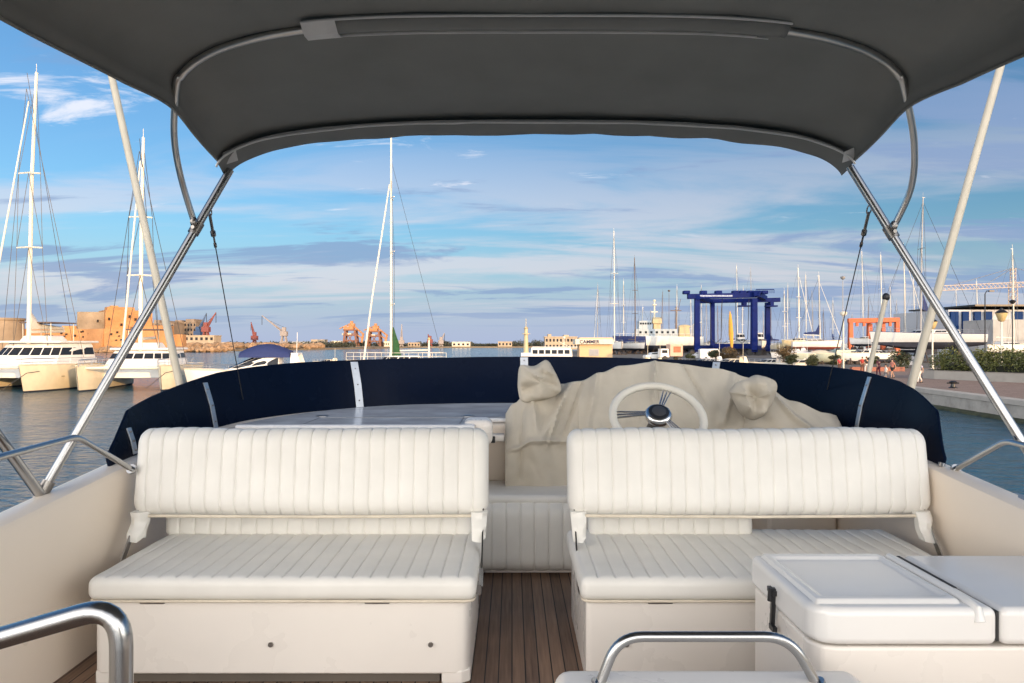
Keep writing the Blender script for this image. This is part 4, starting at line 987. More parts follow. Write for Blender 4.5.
# passenger boat
t = empty('passenger_boat', (P(553, 356, 135).x, 135, 0), R(172)); tag(t, 'long low white passenger boat with a row of dark windows left of the kiosk', 'passenger boat')
s = hull(t, 13, 3.6, 1.6, 0.6, m=WHTY, sheer=0.15, fine=0.35, transom=0.95); b = MB()
b.box(-3.5, 4.0, -1.5, 1.5, 1.6, 3.7, taper=0.95); c = b.build('cabin', WHT, t, bevel=0.1)
for i in range(6):
    for sd in (1, -1): b = MB(); b.box(-3.1 + i * 1.15, -2.2 + i * 1.15, sd * 1.46 - 0.03, sd * 1.46 + 0.03, 2.55, 3.25); b.build('window', GLASSD, c)
b = MB(); b.box(-4.4, 3.6, -1.6, 1.6, 3.7, 3.82); b.build('roof', WHT, t, bevel=0.04)
b = MB(); b.tube([(-2, 0, 3.8), (-2, 0, 5.4)], 0.07, 6); b.ell((-2, 0, 5.5), 0.25, 0.25, 0.25, 8, 6); b.tube([(-3, 0, 3.8), (-1, 0, 4.8)], 0.04, 5); b.build('radar_mast', MASTW, t)
# ------------------------------------------------------------------ fort and far shore
STONE = mat('fort_stone', (0.50, 0.25, 0.105), 0.95, vary=0.28, scale=0.09, dirt=0.65, dirtcol=(0.26, 0.15, 0.08), bump=0.4, bscale=0.6)
SHORE = mat('shore_ground', (0.20, 0.16, 0.11), 0.95, vary=0.25, scale=0.05)
ROCK = mat('rubble_rock', (0.34, 0.22, 0.13), 0.95, vary=0.3, scale=0.4)
b = MB(); b.prism([(-420, 372), (-280, 368), (-196, 372), (-160, 430), (-128, 560), (-100, 760), (-700, 760)], -1, 1.0); struct('fort_island', b, SHORE)
b = MB(); b.prism([(-2600, 780), (-2600, 1500), (2800, 1500), (2800, 905), (600, 902), (100, 860), (20, 800), (-60, 770), (-400, 765)], -1, 1.3); struct('far_shore', b, SHORE)
def fx(px, Y=400): return P(px, 0, Y).x
def fz(py, Y=400): return P(0, py, Y).z
t = empty('fort', (fx(100), 410, 1), 0, 'old ochre stone sea fort with a square keep, lit by the low sun', 'fort')
def wallrun(pts, z0, z1, name, m, bat=1.5, thick=6):
    b = MB(); 
    for (x0, y0), (x1, y1) in zip(pts, pts[1:]):
        d = Vector((x1 - x0, y1 - y0)).normalized(); n = Vector((d.y, -d.x))
        b.add([(x0 + n.x * bat, y0 + n.y * bat, z0), (x1 + n.x * bat, y1 + n.y * bat, z0), (x1, y1, z1), (x0, y0, z1),
               (x0 - n.x * thick, y0 - n.y * thick, z0), (x1 - n.x * thick, y1 - n.y * thick, z0), (x1 - n.x * thick, y1 - n.y * thick, z1), (x0 - n.x * thick, y0 - n.y * thick, z1)],
              [(0, 1, 2, 3), (5, 4, 7, 6), (3, 2, 6, 7), (1, 5, 6, 2), (4, 0, 3, 7)])
    return local(b, t).build(name, m, t)
cw = wallrun([(fx(-40), 396), (fx(22), 398), (fx(80), 402), (fx(112), 392), (fx(140), 402), (fx(163), 408)], 0.9, fz(329), 'curtain_wall', STONE)
b = MB(); b.lathe((fx(2, 392), 392, 0.9), [(11.5, 0), (10.2, 8), (10.0, fz(321) - 1), (10.6, fz(320.5) - 1), (10.6, fz(318.5) - 1)], 28); local(b, t).build('round_tower', mat('fort_grey_stone_and_shade', (0.30, 0.23, 0.16), 0.95, vary=0.3, scale=0.1, dirt=0.5, dirtcol=(0.15, 0.12, 0.09), bump=0.3, bscale=0.6), t, smooth=True)
# keep: rotated so that one face looks left of the camera and one right
def rbox(x0, y0, w, d, rz, z0, z1, name, m, par=None, tp=0.97, merlon=False):
    b = MB(); b.box(-w / 2, w / 2, -d / 2, d / 2, z0, z1, taper=tp)
    if merlon:
        n = int(w / 2.2)
        for i in range(n):
            for yy in (-d / 2 * tp, d / 2 * tp - 0.8): b.box(-w / 2 * tp + i * 2.2, -w / 2 * tp + i * 2.2 + 1.2, yy, yy + 0.8, z1, z1 + 0.7)
    M = Matrix.Translation((x0, y0, 0)) @ Matrix.Rotation(rz, 4, 'Z'); b.v = [M @ v for v in b.v]
    q = Vector(t.location); b.v = [v - q for v in b.v]
    return b.build(name, m, par or t, bevel=0.15, seg=1)
rbox(fx(108), 418, 24, 22, R(38), 1, fz(309.5), 'keep', STONE, merlon=False); rbox(fx(92, 404), 408, 17, 8, R(14), 1, fz(311.5), 'grey_wall', MATS['fort_grey_stone_and_shade'])  # the grey block's colour stands in for shade on the keep's left face
rbox(fx(100), 420, 14, 9, R(38), fz(309.5), fz(305.5), 'keep_parapet', STONE); rbox(fx(93), 421, 4, 4, R(38), fz(309.5), fz(303.8), 'turret', STONE)
rbox(fx(70), 412, 18, 10, R(5), 1, fz(325.5), 'battery', STONE); rbox(fx(143), 412, 18, 14, R(10), 1, fz(325), 'bastion', STONE)
rbox(fx(158), 418, 12, 10, R(12), 1, fz(334), 'low_bastion', STONE)
for px, py, w, h in ((52, 340, 3.4, 4.6), (88, 333, 0.8, 1.0), (98, 335, 0.8, 1), (104, 334, 0.8, 1), (118, 322, 0.9, 1.2), (127, 320, 0.9, 1.2), (76, 333, 0.7, 0.9), (146, 333, 0.9, 1.0), (84, 345, 1, 1.2), (136, 333, .9, 1), (98, 320, .8, 1.2)):
    z = fz(py); Y = 399 if px > 75 else 397.5
    if px in (88, 98, 104) and py < 330: Y = 404
    b = MB()
    if px == 52: b.tube([(fx(px), Y - 2.2, z), (fx(px), Y + 1, z)], 2.9, 16)
    else: b.box(fx(px) - w / 2, fx(px) + w / 2, Y - 4.5, Y + 1, z - h / 2, z + h / 2)
    if px != 52: continue
    local(b, t).build('archway', mat('void_dark', (0.03, 0.022, 0.018), 0.95), cw)
# window openings sunk just proud of the wall planes
random.seed(3)
for i in range(26):
    b = MB()
    px = random.uniform(60, 158); f = (px - 80) / 32 if 80 < px < 112 else 0
    Y = 402 - 10 * f if 80 < px < 112 else (392 + 10 * (px - 112) / 28 if 112 <= px < 140 else (399 + (px - 60) * 0.12 if px < 80 else 402 + (px - 140) * 0.26))
    z = random.uniform(4, 10.5); Y -= 1.6 * (1 - (z - 0.9) / 11)
    b.box(fx(px, Y) - 0.4, fx(px, Y) + 0.4, Y - 0.25, Y + 0.5, z, z + random.uniform(.6, 1.2))
    local(b, t).build('embrasure', mat('void_dark', (0.03, 0.022, 0.018), 0.95), cw)
M = Matrix.Translation((fx(106), 416, 0)) @ Matrix.Rotation(R(38), 4, 'Z')
for q in ([(x - .5, x + .5, -11.05, -10.4, z, z + 1.4) for x, z in ((-8, 17), (-2, 14), (5, 17), (8, 12), (2, 18.5))] + [(-13.05, -12.3, y - .5, y + .5, z, z + 1.3) for y, z in ((-6, 16), (1, 18), (5, 14))] + [(12.4, 13.05, y - .5, y + .5, z, z + 1.3) for y, z in ((-6, 16), (1, 18), (5, 14))]):
    b = MB(); b.box(*q); b.v = [M @ v - Vector(t.location) for v in b.v]; b.build('embrasure', mat('void_dark', (0.03, 0.022, 0.018), 0.95), t)

random.seed(11)
def rocks(x0, x1, y0, y1, n, s, z, name, label):
    b = MB()
    for i in range(n):
        c = Vector((random.uniform(x0, x1), random.uniform(y0, y1), z + random.uniform(-0.3, 0.6))); k = s * random.uniform(0.5, 1.4)
        st = len(b.v); b.ell(c, k * random.uniform(.7, 1.4), k, k * random.uniform(.5, .9), 7, 5)
        for j in range(st, len(b.v)): b.v[j] = c + (b.v[j] - c) * (1 + 0.3 * noise.noise(b.v[j] * 1.3))
    o = b.build(name, ROCK); tag(o, label, 'rocks', kind='stuff')
rocks(-205, -150, 366, 400, 260, 1.6, 1.2, 'rubble', 'ochre rubble rocks at the waterline right of the fort'); rocks(-205, -190, 360, 372, 60, 1.4, 0.6, 'rubble', 'ochre rocks at the foot of the fort wall')
rocks(-240, -140, 500, 560, 300, 2.6, 2.0, 'rubble', 'low heap of pale rubble below the far concrete buildings')

def bldg(px0, px1, py0, Y, d, m, label, floors=3, cols=6, z0=1.0, name='building', roof=None, steps=None):
    x0, x1 = fx(px0, Y), fx(px1, Y); z1 = fz(py0, Y); t = empty(name, ((x0 + x1) / 2, Y, z0), 0, label, 'building')
    b = MB(); b.box(x0, x1, Y, Y + d, z0, z1); w = local(b, t).build('wall', m, t)
    b = MB(); b.box(x0 - 0.3, x1 + 0.3, Y - 0.3, Y + d + .3, z1, z1 + 0.6); local(b, t).build('roof', roof or m, t)
    if steps:
        b = MB()
        for a, c, h in steps: b.box(x0 + (x1 - x0) * a, x0 + (x1 - x0) * c, Y + 1, Y + d - 1, z1 + .6, z1 + h)
        local(b, t).build('roof_block', m, t)
    fh = (z1 - z0) / floors; cw_ = (x1 - x0) / cols
    for i in range(floors):
        for j in range(cols):
            b = MB(); b.box(x0 + cw_ * (j + 0.25), x0 + cw_ * (j + 0.75), Y - 0.05, Y + 0.2, z0 + fh * (i + 0.3), z0 + fh * (i + 0.78)); local(b, t).build('window', GLASSD, w)
    return t
GB = mat('concrete_brown', (0.24, 0.185, 0.14), 0.9, vary=0.25, scale=0.1)
bldg(151, 174, 323.5, 620, 20, GB, 'brown concrete block behind the fort, left one of two', 5, 7, steps=((0.1, 0.35, 3), (0.6, 0.8, 2.2)))
bldg(174.5, 196, 322.5, 640, 22, GB, 'brown concrete block with a stepped roof right of the cream pole', 5, 7, steps=((0.0, 0.3, 2), (0.5, 0.9, 3.0)))
bldg(174, 214, 336, 560, 14, BEIGEW, 'low pale shed under the red crane on the far quay', 2, 8)
bldg(222, 232, 343, 560, 8, BEIGEW, 'small ochre hut on the far quay', 1, 3)
bldg(545, 577, 337.5, 430, 14, BEIGEW, 'low beige building behind the passenger boat', 2, 9, z0=1, steps=((0.1, 0.2, 2), (0.6, 0.75, 1.5)))
for i, (a, c, top, Y, m) in enumerate(((292, 312, 343.2, 800, GREYW), (330, 342, 343, 790, BEIGEW), (384, 391, 343, 790, WHTY), (408, 420, 344, 800, BEIGEW), (452, 470, 343.4, 800, WHTY), (498, 512, 343, 800, BEIGEW), (311, 325, 341, 830, BEIGEW), (332, 343, 342.5, 778, WHTY))):
    bldg(a, c, top - 1.0, Y, 12, m, ['low grey warehouse on the far shore, leftmost near the jib crane', 'small tan shed left of the ship unloaders', 'tiny cream shed just right of the unloaders', 'low tan warehouse right of the green sail cover', 'long pale shed on the far shore between mast and light tower', 'tan shed on the far shore left of the light tower', 'taller beige block behind the far grey warehouse', 'bright pale hut at the water left of the ship unloaders'][i], 1, 4)
# shore cranes
def crane(px, py0, Y, jib, m, label, z0=1.3, leg=6.0, cab=True, m2=None):
    x = fx(px, Y); zt = fz(py0, Y); t = empty('harbour_crane', (x, Y, z0), 0, label, 'crane'); zc = z0 + (fz(jib[2], Y) - z0)
    b = MB()
    for sx in (-1, 1):
        for sy in (-1, 1): b.bar((x + sx * leg / 2, Y + sy * leg / 2, z0), (x + sx * leg / 5, Y + sy * leg / 5, zc), 0.9)
    b.bar((x - leg / 2, Y - leg / 2, z0 + 4), (x + leg / 2, Y - leg / 2, z0 + 4), 0.7); b.bar((x - leg * .3, Y - leg * .3, (z0 + zc) / 2), (x + leg * .3, Y - leg * .3, (z0 + zc) / 2), 0.7)
    local(b, t).build('portal', m, t)
    b = MB(); b.box(x - 2.8, x + 2.8, Y - 2.5, Y + 2.5, zc, zc + 4.0); b.box(x - 1.5, x + 1.5, Y - 1.5, Y + 1.5, zc + 4, zc + 7.5); local(b, t).build('machine_house', m, t, bevel=0.2)
    a = Vector((x, Y, zc + 3)); c = Vector((fx(jib[0], Y), Y, fz(jib[1], Y))); b = MB(); n = 10
    for o1, o2 in ((-0.8, 0.8), (0.8, 0.8), (-0.8, -0.8), (0.8, -0.8)): b.bar(a + Vector((o2 * 1.3, o1, 0)), c, 0.55)
    for k in range(n):
        b.bar(a.lerp(c, k / n) + Vector((1.0 * (1 - k / n), 0, 0)), a.lerp(c, (k + 1) / n) - Vector((1.0 * (1 - k / n), 0, 0)), 0.35)
    local(b, t).build('jib', m2 or m, t)
    b = MB(); b.tube([c, c + Vector((0, 0, -8))], 0.25, 4); b.bar((x, Y, zc + 7.5), c.lerp(a, 0.25), 0.2); local(b, t).build('cable', DARK, t)
    return t
BLUEF = mat('faded_blue_steel', (0.07, 0.12, 0.22), 0.6); REDF = mat('faded_red_steel', (0.22, 0.06, 0.05), 0.6); GRYF = mat('faded_grey_steel', (0.32, 0.28, 0.26), 0.6)
crane(198, 330, 600, (206.5, 313, 336), BLUEF, 'faded blue harbour crane with a raised jib behind the fort quay'); crane(206, 325, 580, (216, 312.5, 332), REDF, 'red harbour crane beside the blue one, jib leaning right')
crane(284, 330, 640, (262, 315.5, 336), GRYF, 'pale grey crane on the far shore with its long jib leaning left'); crane(254.5, 330, 700, (251, 322, 340), REDF, 'small thin red crane far off, left of the pale jib crane', leg=4)
crane(441, 342, 790, (444.5, 333, 344), GRYF, 'tiny grey crane far off right of the green sail cover', leg=4); crane(401.5, 342, 790, (401.8, 324, 344), GRYF, 'thin upright lattice crane just right of the tall mast', leg=3)
crane(430, 341, 790, (428, 334, 343), REDF, 'tiny reddish crane directly behind the channel beacon', leg=4)
def unloader(px, py0, Y, label):
    x = fx(px, Y); t = empty('ship_unloader', (x, Y, 1.3), 0, label, 'ship unloader', 'orange ship unloaders on the far shore'); z1 = fz(py0, Y); H = z1 - 1.3
    b = MB()
    for sx in (-1, 1):
        for sy in (-1, 1): b.bar((x + sx * 7, Y + sy * 6, 1.3), (x + sx * 5, Y + sy * 5, 1.3 + H * 0.62), 1.7)
    for f in (0.2, 0.42, 0.62): b.box(x - 7, x + 7, Y - 6, Y + 6, 1.3 + H * f, 1.3 + H * f + 1.3)
    b.bar((x - 6.5, Y - 6, 1.3), (x + 5.5, Y - 5.5, 1.3 + H * 0.6), 0.8); b.bar((x + 6.5, Y - 6, 1.3), (x - 5.5, Y - 5.5, 1.3 + H * 0.6), 0.8)
    local(b, t).build('portal', RUST, t)
    b = MB(); b.box(x - 8.5, x + 1, Y - 4, Y + 4, 1.3 + H * 0.44, 1.3 + H * 0.52); local(b, t).build('white_gantry', WHTY, t)
    b = MB(); b.box(x - 7, x + 3, Y - 4, Y + 4, 1.3 + H * 0.64, 1.3 + H * 0.78); b.box(x - 2, x + 4, Y - 3, Y + 3, 1.3 + H * 0.78, 1.3 + H * 0.90); b.box(x - 0.5, x + 2, Y - 2, Y + 2, 1.3 + H * 0.9, 1.3 + H); local(b, t).build('hopper_house', RUSTO, t)
    b = MB(); b.bar((x - 12, Y, 1.3 + H * 0.70), (x + 2, Y, 1.3 + H * 0.93), 1.2); b.bar((x + 3, Y, 1.3 + H * 0.80), (x + 13, Y, 1.3 + H * 0.48), 1.6); b.bar((x + 13, Y, 1.3 + H * 0.52), (x + 11, Y, 1.3 + H * 0.15), 2.0); b.bar((x + 4, Y, 1.3 + H * .5), (x + 13, Y, 1.3 + H * .3), 1.2)
    local(b, t).build('boom', RUSTO, t)
unloader(351, 321, 780, 'rusty orange ship unloader far off, left one of the pair'); unloader(375, 323.5, 800, 'rusty orange ship unloader far off, right one, nearer the tall mast')
# far woods
random.seed(5)
b = MB()
for i in range(330):
    x = random.uniform(-260, 150); Y = random.uniform(835, 880); h = random.uniform(3, 8) * (0.7 + 0.5 * noise.noise(Vector((x * 0.02, 0, 0))))
    if x > 0: h *= 1.15
    leaves(b, (x, Y, 1.3 + h * 0.5), random.uniform(3, 6), 3, h * 0.55, 60, 0.95, 0.3)
o = b.build('far_wood', FARTREE); tag(o, 'low belt of dark trees along the far shore', 'wood', kind='stuff')
b = MB()
for i in range(260):
    x = random.uniform(-245, -140) if i < 130 else random.uniform(60, 500); Y = random.uniform(640, 680) if i < 130 else random.uniform(600, 700)
    h = random.uniform(2, 5); leaves(b, (x, Y, 1.3 + h * 0.5), 4, 3, h * 0.6, 45, 0.9, 0.3)
o = b.build('far_wood', FARTREE); tag(o, 'scrub and low trees behind the boatyard and the fort quay', 'wood', kind='stuff')
# ------------------------------------------------------------------ boatyard
random.seed(21)
def gx(px, Y): return (px - 512) * Y / F
# kiosk with sign
Y = 150; x0, x1 = gx(579.5, Y), gx(612.5, Y)
KW = mat('kiosk_wall', (0.62, 0.44, 0.26), 0.8, vary=0.06)
t = empty('kiosk', ((x0 + x1) / 2, Y, GZ), 0, 'small cream kiosk with a white roof sign board at the boatyard edge', 'kiosk')
b = MB(); b.box(x0, x1, Y, Y + 5, GZ, ZC + 1.2); local(b, t).build('wall', KW, t)
b = MB(); b.box(x0 - 0.9, x1 + 0.1, Y - 0.9, Y + 5.4, fz(344.3, Y), fz(339, Y)); f = local(b, t).build('fascia', WHTY, t, bevel=0.04)
b = MB(); b.box(gx(589, Y), gx(599, Y), Y - 0.05, Y + 0.1, fz(356, Y), fz(349, Y)); w = local(b, t).build('window_frame', GREYW, t)
b = MB(); b.box(gx(590, Y), gx(594, Y), Y - 0.09, Y - 0.051, fz(355.5, Y), fz(350, Y)); b.box(gx(594.5, Y), gx(598.3, Y), Y - 0.09, Y - 0.051, fz(355.5, Y), fz(350, Y)); local(b, t).build('glass', mat('pale_glass', (0.35, 0.36, 0.38), 0.1), w)
cu = bpy.data.curves.new('sign_text', 'FONT'); cu.body = 'CAMMER'; cu.size = 0.98; cu.extrude = 0.02; cu.align_x = 'CENTER'; cu.offset = 0.03
cu.materials.append(mat('sign_navy', (0.02, 0.02, 0.07), 0.5)); tmp = bpy.data.objects.new('tmp', cu); COL.objects.link(tmp); bpy.context.view_layer.update(); me = bpy.data.meshes.new_from_object(tmp.evaluated_get(bpy.context.evaluated_depsgraph_get())); bpy.data.objects.remove(tmp); o = bpy.data.objects.new('sign_text', me); COL.objects.link(o); o.parent = f
o.rotation_euler = (R(90), 0, 0); o.location = Vector((gx(589, Y), Y - 0.93, fz(343.4, Y))) - Vector(t.location)

CRAD = mat('cradle_steel', (0.06, 0.045, 0.04), 0.8)
def stands(t, L, B, zk, zg):
    b = MB()
    for x in (-L * 0.3, L * 0.05, L * 0.32):
        for s in (1, -1):
            b.bar((x, s * B * 0.5, zg), (x, s * B * 0.22, zk + 0.5), 0.14)
            b.bar((x, s * B * 0.5, zg + 0.05), (x, 0, zg + 0.05), 0.12)
        b.box(x - 0.4, x + 0.4, -0.3, 0.3, zg, zk)
    b.bar((-L * 0.32, 0, zg + 0.06), (L * 0.34, 0, zg + 0.06), 0.14)
    b.build('cradle', CRAD, t)
def yard_sail(px, Y, ytop, ybase, L, rz, label, m=WHT, boot=ANTIF, mm=MASTW, tilt=0, r=0.13, keelz=1.6, furl=False, boom=True, sp=(0.35, 0.62), cover=None, mast_off=0.0, topx=None, rig=0.022, group='sailing boats laid up in the boatyard'):
    """sailing boat on stands; mast foot seen at px, mast top at ytop"""
    B = L * 0.31; fb = L * 0.10 + 0.2; hz = GZ + keelz   # waterline height
    t = empty('yard_sailboat', (gx(px, Y), Y, hz), rz, label, 'sailboat', group)
    s = hull(t, L, B, fb, 0.6, m=m, boot=boot, sheer=0.2, fine=0.55, transom=0.6)
    b = MB(); b.loft([[Vector((L * 0.1 - k * 0.1, y, -0.5 - 0.9 * k)), Vector((-L * 0.10, y, -0.5 - 0.9 * k))] [::1] + [Vector((-L * 0.10, -y, -0.5 - 0.9 * k)), Vector((L * 0.1 - k * 0.1, -y, -0.5 - 0.9 * k))] for k in (0, 1) for y in (0.12,)]); b.build('keel', boot, t)
    cabin(t, -L * 0.22, L * 0.16, B * 0.6, B * 0.4, fb, fb + 0.55, rake=(0.6, 0.2), wh=(0.3, 0.75), m=m)
    ztop = fz(ytop, Y) - hz; mx = L * 0.06
    mast_rig(t, mx, fb, ztop - fb, r=r, m=mm, bow=L * 0.48, stern=-L * 0.48, beam=B * 0.32, furl=furl, boom=L * 0.33 if boom else None, cover=cover, sp=sp, rig=rig)
    pulpit(t, s, h=0.6, n=15, r=0.022)
    stands(t, L, B, -0.9, GZ - hz)
    if tilt:
        for c in t.children: pass
    return t
D = R
S = [
 (598, 230, 285, 11, -110, 'slim sailboat behind the kiosk with a dark raking stay', WHT, MASTG, 0.13),
 (613.5, 215, 231, 15, -80, 'sailboat with the tallest pale mast right of the kiosk', WHT, MASTW, 0.17),
 (623.5, 262, 281, 10, -95, 'sailboat whose pale mast crosses the blue hull of the ship', WHTY, MASTW, 0.13),
 (634, 225, 258, 13, -70, 'sailboat with a brown wooden mast in front of the ship bridge', WHT, MASTB, 0.19),
 (690, 260, 300, 10, 30, 'laid up sailboat with a thin mast left of the blue boat hoist', WHT, MASTW, 0.13),
 (706, 270, 302, 10, 60, 'laid up sailboat with a thin grey mast inside the left bay of the blue hoist', WHT, MASTG, 0.13),
 (716.5, 265, 306, 10, -50, 'laid up sailboat with a dark mast inside the blue boat hoist', WHT, MASTB, 0.13),
 (736, 290, 266, 13, 20, 'laid up sailboat with a tall pale mast behind the yellow wrapped mast', WHT, MASTW, 0.15),
 (750, 300, 268, 12, -30, 'laid up sailboat with a tall faint mast at the right legs of the blue hoist', WHT, MASTG, 0.13),
 (783.5, 190, 291, 9, -75, 'laid up sailboat with a short pale mast just right of the blue hoist', WHTY, MASTW, 0.12),
 (797, 185, 268, 11, -60, 'laid up sailboat with white mast left of the red-bottomed boat', YEL, MASTW, 0.16),
 (805, 200, 275, 11, 40, 'laid up sailboat behind, with a mast between its white-masted neighbours', WHT, MASTW, 0.14),
 (861, 215, 252, 12, 10, 'laid up sailboat with a tall faint mast behind the orange hoist', WHT, MASTW, 0.13),
 (880, 200, 255, 12, 30, 'laid up sailboat with a pale mast behind the short leaning aerial', WHT, MASTW, 0.14),
 (902, 175, 246, 12, -20, 'laid up sailboat with its mast between the aerial and the long cream pole', WHT, MASTW, 0.15),
 (912.5, 190, 280, 10, 15, 'laid up sailboat with a short mast behind the long white hull', WHTY, MASTW, 0.12),
 (975.5, 200, 282, 10, 5, 'laid up sailboat in front of the blue and white hall', WHT, MASTW, 0.14),
 (1010.5, 130, 249, 11, 10, 'laid up sailboat at far right with a tall mast crossing the lattice jib', WHT, MASTW, 0.14),
]
for px, Y, yt, L, rz, lab, hm, mm, r in S:
    yard_sail(px, Y, yt, 345, L, R(rz), lab, m=hm, mm=mm, r=r, boom=(L > 10), cover=BLUEC if px in (736, 880) else None, furl=px in (598, 797, 902))
for k in range(20):
    px = (644, 652, 663, 677, 701, 722, 744, 762, 772, 788, 811, 823, 833, 853, 870, 889, 896, 940, 955, 993)[k]
    yard_sail(px, random.uniform(225, 285), random.uniform(284, 318), 345, random.uniform(8, 11), R(random.uniform(0, 360)), 'bare-masted sailboat laid up deep in the boatyard among its neighbours', mm=(MASTW, MASTG, MASTB)[k % 3], r=0.12, boom=k % 2 == 0, group='far bare-masted sailboats in the boatyard', cover=BLUEC if k % 4 == 0 else None)
# red-bottomed sailboat with paired masts
yard_sail(817, 150, 276, 345, 9.5, R(-12), 'laid up ketch with a red bottom and two close white masts', m=WHT, boot=ANTIR, r=0.12, keelz=2.4, cover=BLUEC, furl=True)
t = empty('yard_sailboat', (gx(798, 158), 158, GZ + 2.4), R(-160), 'laid up sailboat with yellowish hull and grey bottom beside the red-bottomed ketch', 'sailboat', 'sailing boats laid up in the boatyard')
s = hull(t, 8.5, 2.8, 1.2, 0.6, m=YEL, boot=ANTIF, sheer=0.25); cabin(t, -2, 1.6, 1.8, 1.2, 1.2, 1.9, m=WHTY); stands(t, 8.5, 2.8, -0.9, -2.4)
# long white sailing hull on stands at right
t = empty('yard_sailboat', (gx(926, 125), 125, GZ + 3.3), R(180), 'very long white sailboat hull on stands behind the hedge', 'sailboat', 'sailing boats laid up in the boatyard')
s = hull(t, 19.0, 4.8, 1.45, 1.1, m=mat('grey_white_hull', (0.52, 0.55, 0.57), 0.4), boot=ANTIF, sheer=0.3, fine=0.65, transom=0.6, stripe=BLUEC); cabin(t, -5, 2.5, 3.0, 2.0, 1.45, 2.15)
mast_rig(t, 0.9, 1.8, 22.5, r=0.15, m=MASTG, bow=9.0, stern=-9.2, beam=1.6, furl=False, rig=0.03); pulpit(t, s, h=0.7, n=15)
b = MB(); b.loft([[Vector((1.8 - k * 0.2, 0.2, -0.8 - k * 1.2)), Vector((-1.8, 0.2, -0.8 - k * 1.2)), Vector((-1.8, -0.2, -0.8 - k * 1.2)), Vector((1.8 - k * 0.2, -0.2, -0.8 - k * 1.2))] for k in (0, 1)]); b.build('keel', ANTIF, t); stands(t, 19, 4.8, -1.0, -3.3)
b = MB(); b.add([(0.6, 0, 5.5), (-0.5, 0.1, 5.2), (0.5, 0, 8.2), (0.6, 0.06, 5.5), (-0.5, 0.16, 5.2), (0.5, 0.06, 8.2)], [(0, 1, 2), (5, 4, 3), (0, 3, 4, 1), (1, 4, 5, 2), (2, 5, 3, 0)]); b.build('flag', BLUEC, t)
t = empty('yard_motorboat', (gx(862, 135), 135, GZ + 3.0), R(178), 'small white open boat on stands left of the very long hull', 'motorboat')
s = hull(t, 4.6, 1.9, 0.9, 0.4, m=WHT, boot=ANTIF, sheer=0.3); stands(t, 4.6, 1.9, -0.5, -3.0); cabin(t, -1, 0.6, 1.0, 0.8, .9, 1.4)
t = cruiser((gx(859, 112), 112, GZ + 0.9), R(178), 5.4, 2.0, 0.8, 'small white motorboat on a trailer under the orange hoist', canopy=None, m=WHT, group=None); stands(t, 4.6, 1.9, -0.3, -0.9)

# rescue ship in the yard
Y = 235; XS = gx(657, Y); t = empty('ship', (XS, Y, GZ + 2.4), R(178), 'blue and white ship hauled out in the yard with yellow upperworks', 'ship')
hs = hull_secs(28, 6.5, 2.9, 1.6, sheer=0.10, fine=0.35, transom=0.9); b = MB(); n = len(hs[0])
for i in range(len(hs) - 1):
    for j in range(n - 1):
        xm = (hs[i][0].x + hs[i + 1][0].x) / 2
        b.cur = 2 if j in (2, 3, 4, 5) else (0 if (xm > 3.5) else 1)
        b.add([hs[i][j], hs[i][j + 1], hs[i + 1][j + 1], hs[i + 1][j]], [(0, 1, 2, 3)])
b.cur = 1; b.add(hs[-1], [tuple(range(n))]); b.build('hull', [BLUEH, WHT, ANTIF], t, smooth=True, fix=True)
b = MB(); b.loft([[s[0], s[-1]] for s in hs], closed=False); b.build('deck', GREYW, t)
PW = mat('ship_white', (0.42, 0.48, 0.52), 0.5, vary=0.06)
b = MB(); b.box(-6, 7.0, -2.6, 2.6, 2.9, 5.3, taper=0.97); sh = b.build('superstructure', PW, t, bevel=0.06)
b = MB(); b.box(1.8, 6.0, -2.2, 2.2, 5.3, 7.9, taper=0.92); br2 = b.build('bridge', PW, t, bevel=0.06)
for i in range(5): b = MB(); b.box(2.1 + i * 0.75, 2.6 + i * 0.75, 2.0, 2.2, 6.7, 7.3); b.build('window', GLASSD, br2)
for i in range(7): b = MB(); b.box(-5 + i * 1.7, -4.3 + i * 1.7, 2.5, 2.62, 3.9, 4.6); b.build('window', GLASSD, sh)
b = MB(); b.box(-1.4, 1.6, -1.4, 1.4, 7.0, 9.0, taper=0.85); b.box(-1.0, 1.2, -1.0, 1.0, 5.3, 7.0); b.build('funnel', YEL, t, bevel=0.1)
b = MB(); b.tube([(0.8, 0, 9), (0.8, 0, 14.2)], 0.28, 8, r2=0.18); b.box(0.3, 1.4, -0.8, 0.8, 12.8, 13.1); b.box(-0.2, 1.8, -0.12, 0.12, 10.6, 10.9); b.ell((0.8, 0, 14.3), 0.5, 0.5, 0.3, 8, 6); b.build('radar_mast', WHTY, t)
b = MB(); b.tube([(-6, 0, 5), (-6, 0, 12.4)], 0.3, 8, r2=0.2); b.box(-7.6, -4.2, -0.2, 0.2, 11.0, 11.25); b.tube([(-6.6, 0, 11), (-7.4, 0, 14.8)], 0.08, 5); b.build('aft_mast', MASTB, t)
b = MB(); b.box(-10.2, -6.6, -1.4, 1.4, 2.9, 5.9, taper=0.85); b.ell((-8.6, 0, 6.1), 2.0, 1.0, 0.6); b.build('lifeboat', YEL, t, bevel=0.1)
b = MB(); b.tube([(-11.6, -1.8, 2.9), (-11.6, -1.8, 6.6), (-12.5, -1.8, 7.4), (-13.6, -1.8, 7.4)], 0.2, 6); b.tube([(-11.6, 1.8, 2.9), (-11.6, 1.8, 6.6), (-12.5, 1.8, 7.4), (-13.6, 1.8, 7.4)], 0.2, 6); b.build('stern_gantry', WHTY, t)
b = MB(); b.tube([(13, 2.5, 3.9), (7, 2.9, 3.8), (-13, 2.9, 3.7)], 0.06, 4); [b.tube([(x, 2.8, 2.9), (x, 2.8, 3.8)], 0.05, 4) for x in range(-12, 14, 2)]; b.build('guard_rail', WHT, t)
stands(t, 26, 6, -1.6, -2.4)

